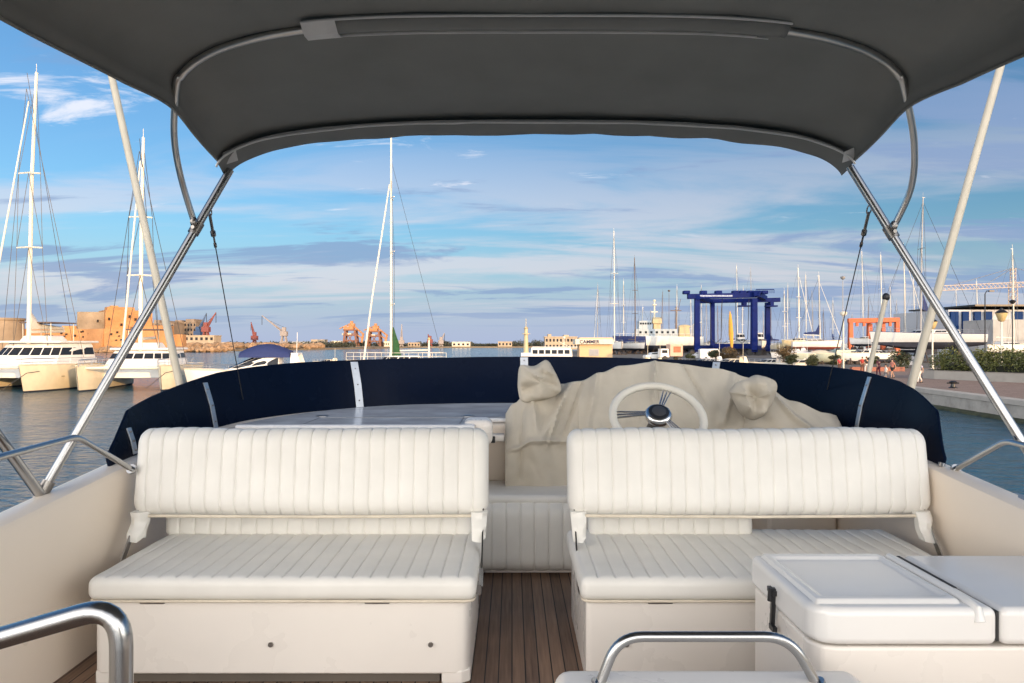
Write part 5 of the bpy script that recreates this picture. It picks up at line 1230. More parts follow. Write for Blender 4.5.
# blue boat hoist
Y0, Y1 = 196, 214
def colm(px, Y): return gx(px, Y)
t = empty('boat_hoist', (gx(730, 205), 205, GZ), 0, 'big blue steel travelling boat hoist standing in the yard', 'boat hoist')
xL0, xL1, xR0, xR1 = gx(697, Y0), gx(712.5, Y1) , gx(754, Y0), gx(767.5, Y1)
zt = fz(300, Y0)
for x, Y, w in ((xL0, Y0, 1.4), (xL1, Y1, 1.2), (xR0, Y0, 1.6), (xR1, Y1, 1.4)):
    b = MB(); b.box(x - w / 2, x + w / 2, Y - w / 2, Y + w / 2, GZ + 0.9, zt + 0.3, taper=0.9); local(b, t).build('leg', BLUES, t, bevel=0.06, seg=1)
    b = MB(); 
    for dx in (-1.1, 1.1): b.tube([(x + dx, Y - 0.45, GZ + 0.8), (x + dx, Y + 0.45, GZ + 0.8)], 0.8, 16)
    local(b, t).build('wheel', DARK, t, smooth=True)
for a, c, nm in (((xL0, Y0), (xL1, Y1), 'a'), ((xR0, Y0), (xR1, Y1), 'b')):
    b = MB(); b.bar((a[0] - 0.3, a[1] - 1.5, GZ + 2.0), (c[0] + 0.3, c[1] + 1.5, GZ + 2.0), 1.4, 1.2); local(b, t).build('side_beam', BLUES, t, bevel=0.05, seg=1)
b = MB(); b.bar((xL1, Y1, GZ + 2.4), (xR1, Y1, GZ + 2.4), 1.0, 1.4); local(b, t).build('lower_beam', BLUES, t)
b = MB(); b.bar((xL0 - 2.5, Y0, zt + 0.9), (xR0 + 1.5, Y0, zt + 1.3), 1.4, 1.3); local(b, t).build('top_beam', BLUES, t, bevel=0.05, seg=1)
b = MB(); b.bar((xL1 - 3.5, Y1, zt + 0.7), (xR1 + 3.5, Y1, zt + 1.1), 1.4, 1.2); local(b, t).build('top_beam', BLUES, t, bevel=0.05, seg=1)
b = MB(); b.bar((xR0, Y0 - 2, zt + 1.6), (xR1, Y1 + 2, zt + 1.6), 1.3, 1.3); b.bar((xL0, Y0 - 1, zt + 0.6), (xL1, Y1 + 1, zt + 0.6), 1.1, 1.1); local(b, t).build('top_beam', BLUES, t)
for px in (686, 703, 718, 735, 742, 750, 757, 764): b = MB(); b.box(gx(px, 197) - 0.8, gx(px, 197) + 0.9, 196, 198, zt + 1.6, zt + 2.5); local(b, t).build('winch', BLUES, t, bevel=0.2, seg=2)
for px in (744, 771): b = MB(); b.box(gx(px, 212) - 1.6, gx(px, 212) + 1.6, 211, 213, zt - 1.0, zt - 0.6); b.box(gx(px, 212) - 0.5, gx(px, 212) + 0.5, 211, 213, zt - 0.6, zt + 0.4); local(b, t).build('trolley', BLUES, t)
b = MB(); b.tube([(gx(756, 199), 199, zt + 3.0), (gx(774, 199), 199, zt + 3.0)], 0.1, 4)
for k in range(10): b.tube([(gx(756 + k * 2, 199), 199, zt + 2), (gx(756 + k * 2, 199), 199, zt + 3.0)], 0.08, 4)
local(b, t).build('guard_rail', BLUES, t)
b = MB(); b.box(gx(700, 195), gx(733, 195), 195.24, 195.29, zt + 0.85, zt + 1.25); local(b, t).build('lettering_strip', mat('faded_lettering', (0.30, 0.36, 0.5), 0.6, vary=0.4, scale=3), t)
for px in (716, 742): b = MB(); b.tube([(gx(px, 205), 199, zt + 0.6), (gx(px, 205), 200, GZ + 4.5), (gx(px, 205), 205, GZ + 3.2), (gx(px, 205), 210, GZ + 4.5), (gx(px, 205), 211, zt + 0.6)], 0.09, 5); local(b, t).build('sling', DARK, t)
# orange hoist
t = empty('boat_hoist', (gx(871, 168), 168, GZ), 0, 'smaller orange boat hoist beyond the people on the quay', 'boat hoist')
zt = fz(322, 160)
for px, Y, w in ((850.5, 160, 1.0), (869.5, 172, 1.2), (883, 172, 1.0), (897, 160, 1.0)):
    b = MB(); x = gx(px, Y); b.box(x - w / 2, x + w / 2, Y - w / 2, Y + w / 2, GZ + 0.5, zt, taper=0.8); local(b, t).build('leg', ORANGE, t, bevel=0.04, seg=1)
    b = MB(); b.tube([(x, Y - 0.3, GZ + 0.5), (x, Y + 0.3, GZ + 0.5)], 0.5, 12); local(b, t).build('wheel', DARK, t, smooth=True)
b = MB(); b.bar((gx(848, 160), 160, zt + 0.3), (gx(899, 160), 160, zt + 0.5), 0.8, 0.9); local(b, t).build('top_beam', ORANGE, t)
b = MB(); b.bar((gx(866, 172), 172, zt + 0.5), (gx(887, 172), 172, zt + 0.7), 0.8, 0.9); b.bar((gx(850, 160), 160, zt + 0.3), (gx(869.5, 172), 172, zt + 0.3), 0.6); b.bar((gx(897, 160), 160, zt + 0.3), (gx(883, 172), 172, zt + 0.3), 0.6); local(b, t).build('top_beam', ORANGE, t)
for px in (857, 864, 878, 890): b = MB(); b.box(gx(px, 160) - 0.25, gx(px, 160) + 0.25, 159.8, 160.2, zt - 0.9, zt); local(b, t).build('hook', ORANGE, t)

# blue and white hall, grey block, lattice crane
t = empty('hall', (gx(1000, 165), 165, GZ), 0, 'white boatyard hall with blue columns at the right edge', 'hall')
Y = 165; xa = gx(951, Y); xb = gx(1120, Y); b = MB(); b.box(xa, xb, Y + 1, Y + 25, GZ, fz(309.5, Y)); wl = local(b, t).build('wall', mat('hall_wall', (0.50, 0.52, 0.55), 0.7, vary=0.06), t)
b = MB(); b.box(gx(971, Y), xb + 1, Y - 1.5, Y + 26, fz(306.5, Y), fz(304.8, Y)); local(b, t).build('roof', BLACKP, t)
for px, w in ((954, 0.5), (958, 0.4), (967, 0.7), (979, 0.75), (990, 0.75), (1020, 0.9), (1032, 0.9)):
    b = MB(); x = gx(px, Y); b.box(x - w, x + w, Y + 0.3, Y + 0.95, GZ, fz(310, Y) - 0.3); local(b, t).build('column', mat('column_blue', (0.004, 0.03, 0.12), 0.6, spec=0.1), t, bevel=0.05, seg=1)
for px in (985, 972, 961): b = MB(); x = gx(px, Y); b.box(x - 1.0, x + 1.0, Y + 0.9, Y + 0.97, GZ, GZ + 5); local(b, t).build('door', GREYW, wl)
b = MB(); b.box(gx(993, 150), gx(1060, 150), 150, 160, GZ, fz(319.5, 150)); o = b.build('container_store', GREYW, None, bevel=0.05, seg=1); tag(o, 'plain grey store block in front of the blue-columned hall', 'building')
t = empty('tower_crane', (gx(1012, 300), 300, GZ), 0, 'pale lattice crane whose long jib reaches in from the right edge', 'crane')
x = gx(1013, 300); b = MB()
def lattice(b, a, c, w, n, th):
    a, c = Vector(a), Vector(c); d = (c - a).normalized(); up = Vector((0, 1, 0)); s = d.cross(up).normalized()
    cs = [up * w / 2 * i + s * w / 2 * j for i, j in ((-1, -1), (1, -1), (1, 1), (-1, 1))]
    for q in cs: b.bar(a + q, c + q, th)
    for k in range(n):
        p, r_ = a.lerp(c, k / n), a.lerp(c, (k + 1) / n)
        for q in range(4): b.bar(p + cs[q], r_ + cs[(q + 1) % 4], th * 0.7)
zj = fz(284, 300); lattice(b, (x, 300, GZ), (x, 300, zj), 2.2, 12, 0.22); local(b, t).build('tower', mat('crane_cream', (0.50, 0.42, 0.36), 0.6), t)
b = MB(); lattice(b, (gx(936, 300), 300, fz(288.5, 300)), (gx(1080, 300), 300, fz(282, 300)), 1.9, 34, 0.22); local(b, t).build('jib', mat('crane_cream', (0.5, 0.42, 0.36), 0.6), t)
b = MB(); lattice(b, (x, 300, zj), (x, 300, fz(268, 300)), 1.4, 4, 0.2); local(b, t).build('apex', mat('crane_cream', (0.5, 0.42, 0.36), 0.6), t)
b = MB(); b.tube([(gx(950, 300), 300, fz(286, 300)), (x, 300, fz(268, 300))], 0.10, 4); b.tube([(gx(985, 300), 300, fz(285, 300)), (x, 300, fz(268, 300))], 0.10, 4); b.tube([(x, 300, fz(268, 300)), (gx(1078, 300), 300, fz(281, 300))], 0.1, 4); b.tube([(gx(997, 300), 300, fz(286, 300)), (gx(997, 300), 300, fz(292, 300))], 0.12, 4); local(b, t).build('cable', MASTG, t)

# lamps
def lantern_post(px, ytop, Y, label, r=0.09, m=MASTW):
    x = gx(px, Y); zt = fz(ytop, Y); t = empty('street_lamp', (x, Y, GZ), 0, label, 'street lamp')
    b = MB(); b.lathe((x, Y, GZ), [(r * 2, 0), (r * 1.8, 0.5), (r * 1.0, 0.6), (r, zt - GZ - 1.3)], 10); local(b, t).build('post', m, t, smooth=True)
    b = MB(); b.lathe((x, Y, zt - 1.3), [(0.12, 0), (0.30, 0.12), (0.55, 0.85), (0.55, 0.9)], 12); h = local(b, t).build('lantern', LAMPY, t, smooth=True)
    b = MB(); b.lathe((x, Y, zt - 0.4), [(0.62, 0), (0.30, 0.28), (0.16, 0.32), (0.14, 0.45), (0.03, 0.55)], 12); local(b, t).build('cap', BLACKP, h, smooth=True)
lantern_post(1001.5, 309, 76, 'lantern street lamp on a white post above the hedge, nearest the right edge'); lantern_post(932.5, 318.5, 92, 'lantern street lamp partly behind the long cream pole', m=MASTW)
for px, Y, L, rz, lab in ((790, 130, 6.5, 170, 'white motorboat on the ground left of the yellowish sailboat hull'), (806, 122, 5.5, 12, 'white motorboat on the ground between the two covered boats'), (834, 132, 6, 175, 'white motorboat on the ground beside the thin dark lamp post'), (880, 120, 6, 8, 'white motorboat on the ground behind the coral-topped woman')):
    t = cruiser((gx(px, Y), Y, GZ + 0.6), R(rz), L, L * 0.34, 0.9, lab, canopy=None, m=WHT, boot=ANTIF, group='small white boats parked on the ground'); stands(t, L, L * 0.3, -0.3, -0.6)
def tall_lamp(px, ytop, Y, label, m=BLACKP, arm=0.9, ball=False):
    x = gx(px, Y); zt = fz(ytop, Y); t = empty('lamp_post', (x, Y, GZ), 0, label, 'lamp post')
    b = MB(); pts = [(x, Y, GZ), (x, Y, zt - 0.5)] + ([(x + arm * 0.3, Y, zt), (x + arm, Y, zt + 0.05)] if arm else [])
    b.tube(pts, 0.10, 8, r2=0.06); local(b, t).build('post', m, t, smooth=True)
    b = MB()
    if arm: b.box(x + arm - 0.3, x + arm + 0.5, Y - 0.2, Y + 0.2, zt - 0.12, zt + 0.1)
    else: b.lathe((x, Y, zt - 0.3), [(0.12, 0), (0.4, 0.3), (0.42, 0.5), (0.1, 0.65)], 10)
    local(b, t).build('lamp_head', m, t, smooth=True)
tall_lamp(985, 291, 120, 'dark tall street lamp with a curved arm in front of the hall'); tall_lamp(842.8, 278, 130, 'dark slender lamp post left of the orange hoist', arm=0, m=MASTG); tall_lamp(669, 291, 240, 'dark lamp post rising behind the stern of the ship', arm=0, m=MASTB)
tall_lamp(843.5, 314, 88, 'short pale lamp post with a round head below the right turnbuckle', arm=0, m=MASTW); tall_lamp(1012.5, 302, 110, 'dark lamp post at the far right edge in front of the grey store', arm=0)
# yellow wrapped mast
x = gx(731, 135); t = empty('wrapped_mast', (x, 135, GZ), 0, 'mast wrapped in bright yellow cloth in front of the blue hoist', 'mast')
b = MB(); b.tube([(x + 0.2, 135, GZ), (x - 0.15, 135, fz(313, 135))], 0.08, 6); local(b, t).build('pole', MASTW, t)
b = MB(); b.loft([[Vector((x + 0.15 - 0.35 * q + w * math.cos(a) * (1 + .2 * math.sin(3 * a + q * 9)), 135 + w * math.sin(a), fz(350, 135) + (fz(311, 135) - fz(350, 135)) * q)) for a in [j * math.pi / 4 for j in range(8)]] for q, w in ((0, 0.12), (0.2, 0.3), (0.4, 0.42), (0.7, 0.36), (0.9, 0.2), (1, 0.05))]); local(b, t).build('sail_wrap', YELC, t, smooth=True)

# small craft, cars, truck in front of the yard
def car(x, Y, rz, m, label, van=False):
    t = empty('parked_car', (x, Y, GZ), rz, label, 'car', 'vehicles parked in the boatyard')
    L, Wd = 4.2, 1.75; prof = [(-2.1, 0.35), (-2.1, 0.85), (-1.9, 0.98), (-1.3, 1.0), (-0.8, 1.45), (0.6, 1.48), (1.2, 1.0), (1.95, 0.88), (2.1, 0.6), (2.1, 0.35)] if not van else [(-2.4, 0.35), (-2.4, 2.0), (-2.2, 2.15), (0.9, 2.15), (1.5, 1.25), (2.3, 1.1), (2.4, 0.6), (2.4, 0.35)]
    b = MB(); b.loft([[Vector((px, s * Wd / 2 * (1 if pz < 1.1 else 0.86), pz)) for px, pz in prof] for s in (1, -1)]); bo = b.build('body', m, t, bevel=0.05, seg=2, fix=True)
    b = MB()
    for s in (1, -1):
        y = s * (Wd / 2 * 0.93 + 0.02)
        q = [(-1.15, 1.02), (-0.75, 1.38), (0.55, 1.4), (1.0, 1.02)] if not van else [(0.1, 1.3), (0.1, 1.95), (0.85, 1.95), (1.3, 1.3)]
        b.loft([[Vector((px, y, pz)) for px, pz in q], [Vector((px, y - s * 0.06, pz)) for px, pz in q]])
    b.build('window', GLASSD, bo, fix=True)
    for wx in (-1.35, 1.35):
        for s in (1, -1):
            b = MB(); b.tube([(wx, s * (Wd / 2 - 0.2), 0.32), (wx, s * (Wd / 2 + 0.01), 0.32)], 0.32, 14); b.build('wheel', DARK, t)
SILV = mat('silver_paint', (0.45, 0.46, 0.48), 0.3, 0.5); 
car(gx(655, 140), 140, R(10), WHT, 'white car parked in front of the ship, left of the orange-panelled truck'); car(gx(661, 160), 160, R(-5), DARK, 'dark car half hidden behind the white parked car'); car(gx(700, 145), 145, R(170), SILV, 'silver car parked under the left leg of the blue hoist')
car(gx(848, 118), 118, R(5), mat('pale_green_paint', (0.35, 0.42, 0.36), 0.4), 'pale green van parked behind the person in red', van=True); car(gx(712, 140), 140, R(0), WHT, 'white van parked between the hoist and the small boats', van=True); car(gx(908, 98), 98, R(60), SILV, 'silver car parked behind the left end of the hedge')
t = empty('truck', (gx(674.5, 138), 138, GZ), R(8), 'box truck with an orange-red panel below the stern of the ship', 'truck')
b = MB(); b.box(-1.2, 1.2, -1.1, 1.1, 0.8, 3.0); bx = b.build('cargo_box', mat('truck_pink', (0.60, 0.40, 0.30), 0.6), t, bevel=0.04)
b = MB(); b.box(-0.6, 0.8, -1.13, -1.101, 1.5, 2.6); b.build('panel', mat('panel_red', (0.50, 0.12, 0.06), 0.6, vary=0.3, scale=2), bx)
b = MB(); b.box(-3.0, -1.3, -1.0, 1.0, 0.6, 2.2, taper=0.85); cb = b.build('cab', WHT, t, bevel=0.1); b = MB(); b.box(-2.7, -1.7, -1.0, -0.9, 1.4, 1.95); b.build('window', GLASSD, cb)
for wx in (-2.2, 0.6): 
    for s in (1, -1): b = MB(); b.tube([(wx, s * 0.75, 0.45), (wx, s * 1.05, 0.45)], 0.45, 14); b.build('wheel', DARK, t)
small = [(640, 122, 5, 178, 'small white boat moored just right of the kiosk', WHTY), (626, 118, 6, 185, 'white open boat with a raised bow in front of the kiosk', WHTY), (690, 118, 7, 172, 'white motorboat moored below the left hoist legs', WHT), (712, 116, 7, 180, 'cream motorboat moored left of the yellow wrapped mast', WHTY), (748, 118, 6, 175, 'white motorboat moored right of the yellow wrapped mast', WHT), (775, 116, 5.5, 182, 'white motorboat moored right of the reddish bushes', WHT)]
for px, Y, L, rz, lab, m in small: cruiser((gx(px, Y), Y - 8 + (0 if px > 600 else 0), GZ - 0.15 if Y < 0 else 0.55), R(rz), L, L * 0.36, 1.0, lab, canopy=None, m=m, group='small motorboats moored along the yard')
for px, Y, L, lab in ((757, 205, 9, 'white flybridge motor yacht on stands seen through the blue hoist'), (778, 190, 8, 'white motor yacht on stands right of the blue hoist')):
    t = cruiser((gx(px, Y), Y + 14, GZ + 2.2), R(-100), L, 3.4, 1.5, lab, canopy=None, m=WHT, group=None); cabin(t, -2, 1, 2.4, 1.8, 1.5 + L * 0.075, 3.5 + L * 0.05, name='flybridge'); stands(t, L, 3.0, -0.4, -2.2)
for px, Y, L, lab in ((797, 112, 5.0, 'low pale green boat hull among the bushes, left one'), (822, 114, 4.0, 'low boat under a white cover left of the person in red')):
    t = empty('covered_boat', (gx(px, Y), Y, GZ + 0.7), R(176), lab, 'covered boat'); s = hull(t, L, 2.2, 0.9, 0.5, m=mat('pale_green_hull', (0.40, 0.45, 0.38), 0.5), sheer=0.1)
    b = MB(); b.loft([[v[0] + Vector((0, 0, .03)), (v[0] + v[-1]) / 2 + Vector((0, 0, 0.4 * math.sin(math.pi * i / 14) + 0.1)), v[-1] + Vector((0, 0, .03))] for i, v in enumerate(s)], closed=False); b.build('boat_cover', WHTY if px > 810 else WHT, t, smooth=True); stands(t, L, 2, -0.4, -0.7)
# bushes
bush = [(742, 110, 2.2, REDBUSH, 'reddish bush at the water edge right of the yellow wrapped mast'), (733, 112, 1.7, REDBUSH, 'small reddish bush at the foot of the yellow wrapped mast'), (783, 108, 2.6, REDBUSH, 'brownish bush right of the blue hoist legs'), (726, 113, 1.6, TREEM, 'dark green bush left of the yellow wrapped mast'), (792, 106, 1.2, TREEM, 'green bush left of the pale green hull'), (812, 104, 1.3, TREEM, 'low green bush between the two covered boats'), (834, 110, 1.1, TREEM, 'green bush left of the person in red'), (871, 106, 1.2, TREEM, 'green bush behind the two standing people'), (700, 114, 1.2, TREEM, 'low green bush below the left hoist leg'), (822, 118, 1.6, TREEM, 'low dark bush behind the covered boats'), (900, 88, 2.2, TREEM, 'round bush at the left end of the hedge'), (886, 130, 2.5, TREEM, 'dark bush behind the walking group')]
for px, Y, h, m, lab in bush: tree('bush', gx(px, Y), Y + (6 if px < 760 else 0), h + 0.4, h * 0.95, lab, m=m, n=1400, s=0.13, cat='bush', trunk=0.0)
# yard clutter: dark sheds and crates behind
bldg(680, 770, 347, 262, 10, mat('dark_shed', (0.05, 0.05, 0.055), 0.8), 'long dark low shed behind the blue hoist', 1, 10, z0=GZ)
bldg(620, 690, 349, 262, 10, mat('dark_shed', (0.05, 0.05, 0.055), 0.8), 'dark low shed behind the hauled out ship', 1, 9, z0=GZ)
bldg(800, 950, 347.5, 240, 10, mat('grey_shed', (0.16, 0.16, 0.17), 0.8), 'long grey shed at the back of the yard beyond the orange hoist', 1, 14, z0=GZ)
# red planters/flower bed wall by the walkers
b = MB(); b.box(gx(852, 84), gx(905, 84), 84, 84.6, GZ, GZ + 0.5); o = b.build('kerb_bed', mat('terracotta', (0.30, 0.12, 0.08), 0.8, vary=0.2), None, bevel=0.04); tag(o, 'low terracotta bed edge behind the walking people', 'flower bed')
# quay bollard
t = empty('bollard', (gx(953, 52.5), 52.5, GZ), 0, 'dark iron mooring bollard on the quay edge at right', 'bollard')
b = MB(); b.lathe((t.location.x, 52.5, GZ), [(0.30, 0), (0.30, 0.04), (0.16, 0.10), (0.13, 0.32), (0.24, 0.38), (0.26, 0.46), (0.12, 0.52)], 14); local(b, t).build('post', BLACKP, t, smooth=True)
b = MB(); b.tube([(t.location.x - 0.42, 52.5, GZ + 0.36), (t.location.x + 0.42, 52.5, GZ + 0.36)], 0.05, 8); local(b, t).build('crossbar', BLACKP, t, smooth=True)
# added unseen block behind the camera, keeps the low sun off the yacht
t = empty('sun_blocker', (38, -51, GZ), R(-37), 'added block, unseen behind the yacht, that keeps the low sun off it', 'building')
b = MB(); b.box(-9.5, 9.5, -6, 6, 0, 13.6); wl = b.build('wall', BEIGEW, t)
b = MB(); b.box(-9.9, 9.9, -6.4, 6.4, 13.6, 14.1); b.build('roof', GREYW, t)  # top of the added sun blocker
for i in range(4):
    for j in range(6): b = MB(); b.box(-8.3 + j * 3, -6.9 + j * 3, 5.9, 6.04, 1.2 + i * 3.2, 3.0 + i * 3.2); b.build('window', GLASSD, wl)
# ------------------------------------------------------------------ people
SKIN = mat('skin', (0.48, 0.28, 0.19), 0.5); HAIR = mat('dark_hair', (0.03, 0.02, 0.015), 0.6)
def skinmesh(name, verts, edges, radii, m, parent, root=0, sub=1):
    me = bpy.data.meshes.new(name); me.from_pydata([tuple(v) for v in verts], edges, []); me.materials.append(m)
    o = bpy.data.objects.new(name, me); COL.objects.link(o); o.parent = parent
    md = o.modifiers.new('skin', 'SKIN'); md.use_smooth_shade = True
    if not me.skin_vertices: me.attributes  # layer is added by the modifier
    sv = me.skin_vertices[0].data if len(me.skin_vertices) else None
    if sv is None:
        bpy.context.view_layer.objects.active = o; bpy.context.view_layer.update(); 
        bm = bmesh.new(); bm.from_mesh(me); bm.verts.layers.skin.verify(); bm.to_mesh(me); bm.free(); sv = me.skin_vertices[0].data
    for i, r in enumerate(radii):
        sv[i].radius = (r[0], r[1]) if isinstance(r, tuple) else (r, r); sv[i].use_root = (i == root)
    s = o.modifiers.new('sub', 'SUBSURF'); s.levels = sub; s.render_levels = sub
    return o
def person(px, Y, h, rz, label, shirt, legs, stride=0.25, arm=0.2, shorts=False, dress=False, bag=None, lean=0.0, x=None, long_hair=False):
    x = gx(px, Y) if x is None else x
    t = empty('person', (x, Y, GZ + 0.004), rz, label, 'person'); k = h / 1.75
    # facing +x ; s = side y
    J = {}
    J['pel'] = (0, 0, .95); J['wst'] = (.01, 0, 1.08); J['chs'] = (.02 + lean * .2, 0, 1.30); J['nck'] = (.02 + lean * .3, 0, 1.47); J['hd0'] = (.035 + lean * .33, 0, 1.56); J['hd1'] = (.045 + lean * .35, 0, 1.66)
    for n, s, f in (('L', 1, 1), ('R', -1, -1)):
        st = stride * f
        J['hip' + n] = (0, .09 * s, .90); J['kne' + n] = (.06 + st * .55, .10 * s, .50 + .02 * abs(st)); J['ank' + n] = (st - .05 * (f < 0), .10 * s, .09 + (.05 if f < 0 and stride > .1 else 0)); J['toe' + n] = (st + .13, .11 * s, .035 + (0.01 if f < 0 else 0))
        J['sho' + n] = (.02 + lean * .25, .175 * s, 1.41); J['elb' + n] = (-arm * f * .5 - .02, .24 * s, 1.13); J['wri' + n] = (-arm * f + .06, .25 * s, .90); J['han' + n] = (-arm * f + .09, .245 * s, .82)
    names = list(J); V = [Vector(J[n]) * k for n in names]; ix = {n: i for i, n in enumerate(names)}
    E = [('pel', 'wst'), ('wst', 'chs'), ('chs', 'nck'), ('nck', 'hd0'), ('hd0', 'hd1')]
    for n in 'LR': E += [('pel', 'hip' + n), ('hip' + n, 'kne' + n), ('kne' + n, 'ank' + n), ('ank' + n, 'toe' + n), ('chs', 'sho' + n), ('sho' + n, 'elb' + n), ('elb' + n, 'wri' + n), ('wri' + n, 'han' + n)]
    RR = {'pel': (.12, .10), 'wst': (.11, .09), 'chs': (.125, .10), 'nck': .05, 'hd0': (.075, .08), 'hd1': (.078, .085), 'hip': .085, 'kne': .055, 'ank': .035, 'toe': .035, 'sho': .06, 'elb': .038, 'wri': .026, 'han': .034}
    rad = lambda n: RR[n] if n in RR else RR[n[:3]]
    sc_ = lambda r, g=0: tuple((q + g) * k for q in r) if isinstance(r, tuple) else (r + g) * k
    skinmesh('body', V, [(ix[a], ix[c]) for a, c in E], [sc_(rad(n)) for n in names], SKIN, t)
    def cloth(name, ns, es, grow, m, cut=None):
        vv = [Vector(J[n]) * k for n in ns]
        if cut:
            for a, c, f in cut: vv[ns.index(c)] = vv[ns.index(a)].lerp(vv[ns.index(c)], f)
        skinmesh(name, vv, [(ns.index(a), ns.index(c)) for a, c in es], [sc_(rad(n), grow) for n in ns], m, t)
    cloth('shirt', ['pel', 'wst', 'chs', 'shoL', 'shoR', 'elbL', 'elbR'], [('pel', 'wst'), ('wst', 'chs'), ('chs', 'shoL'), ('chs', 'shoR'), ('shoL', 'elbL'), ('shoR', 'elbR')], .022, shirt, cut=[('shoL', 'elbL', .8), ('shoR', 'elbR', .8)])
    ns = ['pel', 'hipL', 'hipR', 'kneL', 'kneR'] + ([] if shorts else ['ankL', 'ankR']); es = [('pel', 'hipL'), ('pel', 'hipR'), ('hipL', 'kneL'), ('hipR', 'kneR')] + ([] if shorts else [('kneL', 'ankL'), ('kneR', 'ankR')])
    cloth('shorts' if shorts else 'trousers', ns, es, .025, legs, cut=[('hipL', 'kneL', .8), ('hipR', 'kneR', .8)] if shorts else None)
    hc_ = Vector((J['hd1'][0] - .02, 0, J['hd1'][2] + .03)) * k; b = MB(); b.ell(hc_, .105 * k, .09 * k, .085 * k, 10, 7)
    if long_hair: b.ell(hc_ + Vector((-.06 * k, 0, -.12 * k)), .05 * k, .08 * k, .15 * k, 8, 6)
    b.build('hair', HAIR, t, smooth=True)
    f = Vector((J['hd1'][0], 0, J['hd1'][2])) * k; b = MB(); b.ell(f + Vector((.088 * k, 0, -.04 * k)), .02 * k, .013 * k, .02 * k, 6, 5)
    b.build('nose', SKIN, t, smooth=True)
    b = MB(); [b.ell(f + Vector((.076 * k, s * .03 * k, -.01 * k)), .010 * k, .012 * k, .007 * k, 6, 5) for s in (1, -1)]; b.build('eyes', BLACKP, t)
    b = MB(); [b.box((J['ank' + n][0] - .05) * k, (J['toe' + n][0] + .04) * k, (J['ank' + n][1] - .045) * k, (J['ank' + n][1] + .05) * k, 0.0, .075 * k) for n in 'LR']; b.build('shoes', DARK, t, bevel=0.015)
    if bag: b = MB(); b.box(-.25 * k, -.10 * k, .10 * k, .30 * k, .85 * k, 1.15 * k); o = b.build('bag', bag, t, bevel=0.03)
CL = lambda n, c: mat('cloth_' + n, c, 0.85, vary=0.1, scale=8)
person(919.5, 59.5, 1.76, R(200), 'walking man in a pale lilac shirt and white trousers beside the long cream pole', CL('lilac', (.50, .46, .58)), CL('white', (.62, .60, .57)), stride=.32, arm=.15, lean=.15)
person(886, 59.5, 1.50, R(160), 'child in a white shirt and shorts right of the short leaning aerial', CL('white', (.62, .60, .57)), CL('grey', (.16, .16, .18)), stride=.15, shorts=True)
person(892.5, 68, 1.74, R(190), 'woman in a coral top and dark shorts walking behind the child', CL('coral', (.50, .20, .15)), CL('black', (.02, .02, .022)), stride=.2, shorts=True, long_hair=True)
person(878.5, 72, 1.72, R(100), 'person in dark wine-red clothes just right of the aerial', CL('wine', (.10, .02, .035)), CL('wine', (.10, .02, .035)), stride=.1, long_hair=True)
person(866.5, 79, 1.75, R(90), 'person in a black shirt and white trousers left of the aerial', CL('black', (.02, .02, .022)), CL('white', (.62, .60, .57)), stride=.08)
person(862.2, 81, 1.70, R(270), 'person in a red shirt standing close beside the one in black', CL('red', (.34, .04, .03)), CL('brown', (.12, .06, .04)), stride=.1)
person(839.5, 84, 1.62, R(80), 'person in a bright red shirt above the right end of the windscreen', CL('bright_red', (.45, .04, .05)), CL('brown', (.12, .06, .04)), stride=.05)

# ------------------------------------------------------------------ camera, light, sky
cam = bpy.data.cameras.new('camera'); co = bpy.data.objects.new('camera', cam); COL.objects.link(co); sc.camera = co
co.location = (0, 0, ZC); co.rotation_euler = (R(90), 0, 0)
cam.sensor_width = 36; cam.lens = 36 * F / 1024; cam.shift_y = 2.0 / 1024; cam.clip_end = 20000; cam.clip_start = 0.05
SUN_AZ = R(143); SUN_EL = R(7)     # azimuth clockwise from +Y
sd = Vector((math.sin(SUN_AZ) * math.cos(SUN_EL), math.cos(SUN_AZ) * math.cos(SUN_EL), math.sin(SUN_EL)))
sl_ = bpy.data.lights.new('sun', 'SUN'); so_ = bpy.data.objects.new('sun', sl_); COL.objects.link(so_)
sl_.energy = 2.0; sl_.angle = R(0.53); sl_.color = (1.0, 0.60, 0.27); so_.rotation_euler = sd.to_track_quat('Z', 'Y').to_euler(); so_.location = (0, -20, 40)
w = bpy.data.worlds.new('World'); sc.world = w; w.use_nodes = True; nt = w.node_tree; nt.nodes.clear(); L = nt.links
def N(t, **k):
    n = nt.nodes.new(t)
    for a, v in k.items(): setattr(n, a, v)
    return n
def M_(op, a, b_=None, c=None, clamp=False):
    n = N('ShaderNodeMath', operation=op, use_clamp=clamp)
    for i, v in enumerate((a, b_, c)):
        if v is None: continue
        if isinstance(v, (int, float)): n.inputs[i].default_value = v
        else: L.new(v, n.inputs[i])
    return n.outputs[0]
def ss(v, a, b_, lo=0.0, hi=1.0):
    n = N('ShaderNodeMapRange', interpolation_type='SMOOTHSTEP'); L.new(v, n.inputs['Value'])
    for nm, q in (('From Min', a), ('From Max', b_), ('To Min', lo), ('To Max', hi)): n.inputs[nm].default_value = q
    return n.outputs['Result']
def mixc(f, a, b_):
    n = N('ShaderNodeMix', data_type='RGBA'); 
    for i, v in ((0, f), (6, a), (7, b_)):
        if isinstance(v, (int, float)): n.inputs[i].default_value = v
        elif isinstance(v, tuple): n.inputs[i].default_value = (*v, 1)
        else: L.new(v, n.inputs[i])
    return n.outputs[2]
sky = N('ShaderNodeTexSky', sky_type='NISHITA', sun_disc=False); sky.sun_elevation = SUN_EL; sky.sun_rotation = SUN_AZ; sky.air_density = 1.0; sky.dust_density = 1.0; sky.ozone_density = 1.5
tc = N('ShaderNodeTexCoord'); sep = N('ShaderNodeSeparateXYZ'); L.new(tc.outputs['Generated'], sep.inputs[0]); x, y, z = sep.outputs
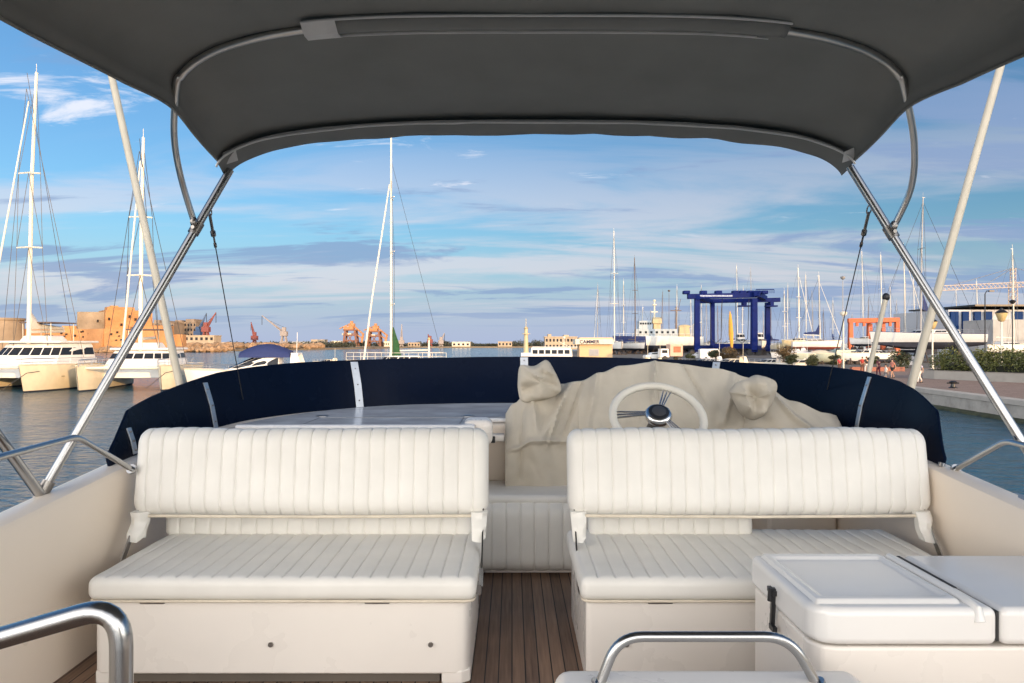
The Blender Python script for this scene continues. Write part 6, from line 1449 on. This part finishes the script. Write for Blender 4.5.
zc = M_('MAXIMUM', z, 0.0); den = M_('ADD', zc, 0.10)
cx, cy = M_('DIVIDE', x, den), M_('DIVIDE', y, den)
def cloud(sx, sy, scale, det, off, rough=0.55, dist=0.3):
    c = N('ShaderNodeCombineXYZ'); L.new(M_('MULTIPLY', cx, sx), c.inputs[0]); L.new(M_('MULTIPLY', cy, sy), c.inputs[1]); c.inputs[2].default_value = off
    n = N('ShaderNodeTexNoise'); n.inputs['Scale'].default_value = scale; n.inputs['Detail'].default_value = det; n.inputs['Roughness'].default_value = rough; n.inputs['Distortion'].default_value = dist
    L.new(c.outputs[0], n.inputs['Vector']); return n.outputs['Fac']
n2 = cloud(0.50, 1.35, 1.0, 10, 15.3, 0.62, 0.6); n3 = cloud(0.9, 1.9, 1.6, 9, 27.1, 0.64, 0.7); n4 = cloud(0.40, 1.1, 1.0, 8, 47.0, 0.58, 0.5)
tint = N('ShaderNodeVectorMath', operation='MULTIPLY'); L.new(sky.outputs[0], tint.inputs[0]); tint.inputs[1].default_value = SKYT if 'SKYT' in globals() else (0.40, 0.62, 0.86)
base = tint.outputs[0]
front = ss(y, -0.3, 0.5)      # the clouded half of the sky
# lilac haze bank near the horizon
bank = M_('MULTIPLY', ss(z, 0.0, 0.17, 1.0, 0.0), 0.85)
c0 = mixc(bank, base, (1.85, 2.15, 3.05))
f1 = M_('MULTIPLY', ss(n4, 0.42, 0.60), M_('MULTIPLY', ss(z, 0.02, 0.07), ss(z, 0.32, 0.13)))
c1 = mixc(M_('MULTIPLY', f1, 0.48), c0, (3.5, 3.0, 3.1))        # pinkish sheets
f2 = M_('MULTIPLY', ss(n2, 0.51, 0.60), M_('MULTIPLY', ss(z, 0.01, 0.05), ss(z, 0.50, 0.25)))
c2 = mixc(M_('MULTIPLY', f2, 0.75), c1, (1.0, 1.45, 2.35))        # blue-grey stratus
f3 = M_('MULTIPLY', ss(n3, 0.60, 0.72), ss(z, 0.10, 0.2))
c3 = mixc(M_('MULTIPLY', f3, 0.75), c2, (4.0, 3.9, 4.1))        # lit wisps
rear = M_('MULTIPLY', ss(y, 0.1, -0.55), ss(z, 1.0, 0.15))
nb = cloud(0.5, 0.5, 1.2, 6, 61.0)
fill_veil = mixc(M_('MULTIPLY', rear, ss(nb, 0.30, 0.60, 0.55, 1.0)), base, (18.2, 17.2, 16.2))      # added bright cloud, unseen behind the camera, fills the yacht with light
tnt = N('ShaderNodeVectorMath', operation='MULTIPLY'); L.new(sky.outputs[0], tnt.inputs[0]); tnt.inputs[1].default_value = (0.9, 0.95, 1.0)
fin = mixc(front, fill_veil, c3)
bg = N('ShaderNodeBackground'); L.new(fin, bg.inputs['Color']); bg.inputs['Strength'].default_value = 0.12
out = N('ShaderNodeOutputWorld'); L.new(bg.outputs[0], out.inputs['Surface'])
sc.view_settings.view_transform = 'Standard'; sc.view_settings.look = 'None'; sc.view_settings.gamma = 1; sc.view_settings.exposure = 1.12
sc.cycles.use_adaptive_sampling = True; sc.cycles.adaptive_threshold = 0.02; sc.cycles.use_denoising = True
sc.cycles.max_bounces = 8; sc.cycles.diffuse_bounces = 4; sc.cycles.glossy_bounces = 4; sc.cycles.sample_clamp_indirect = 6
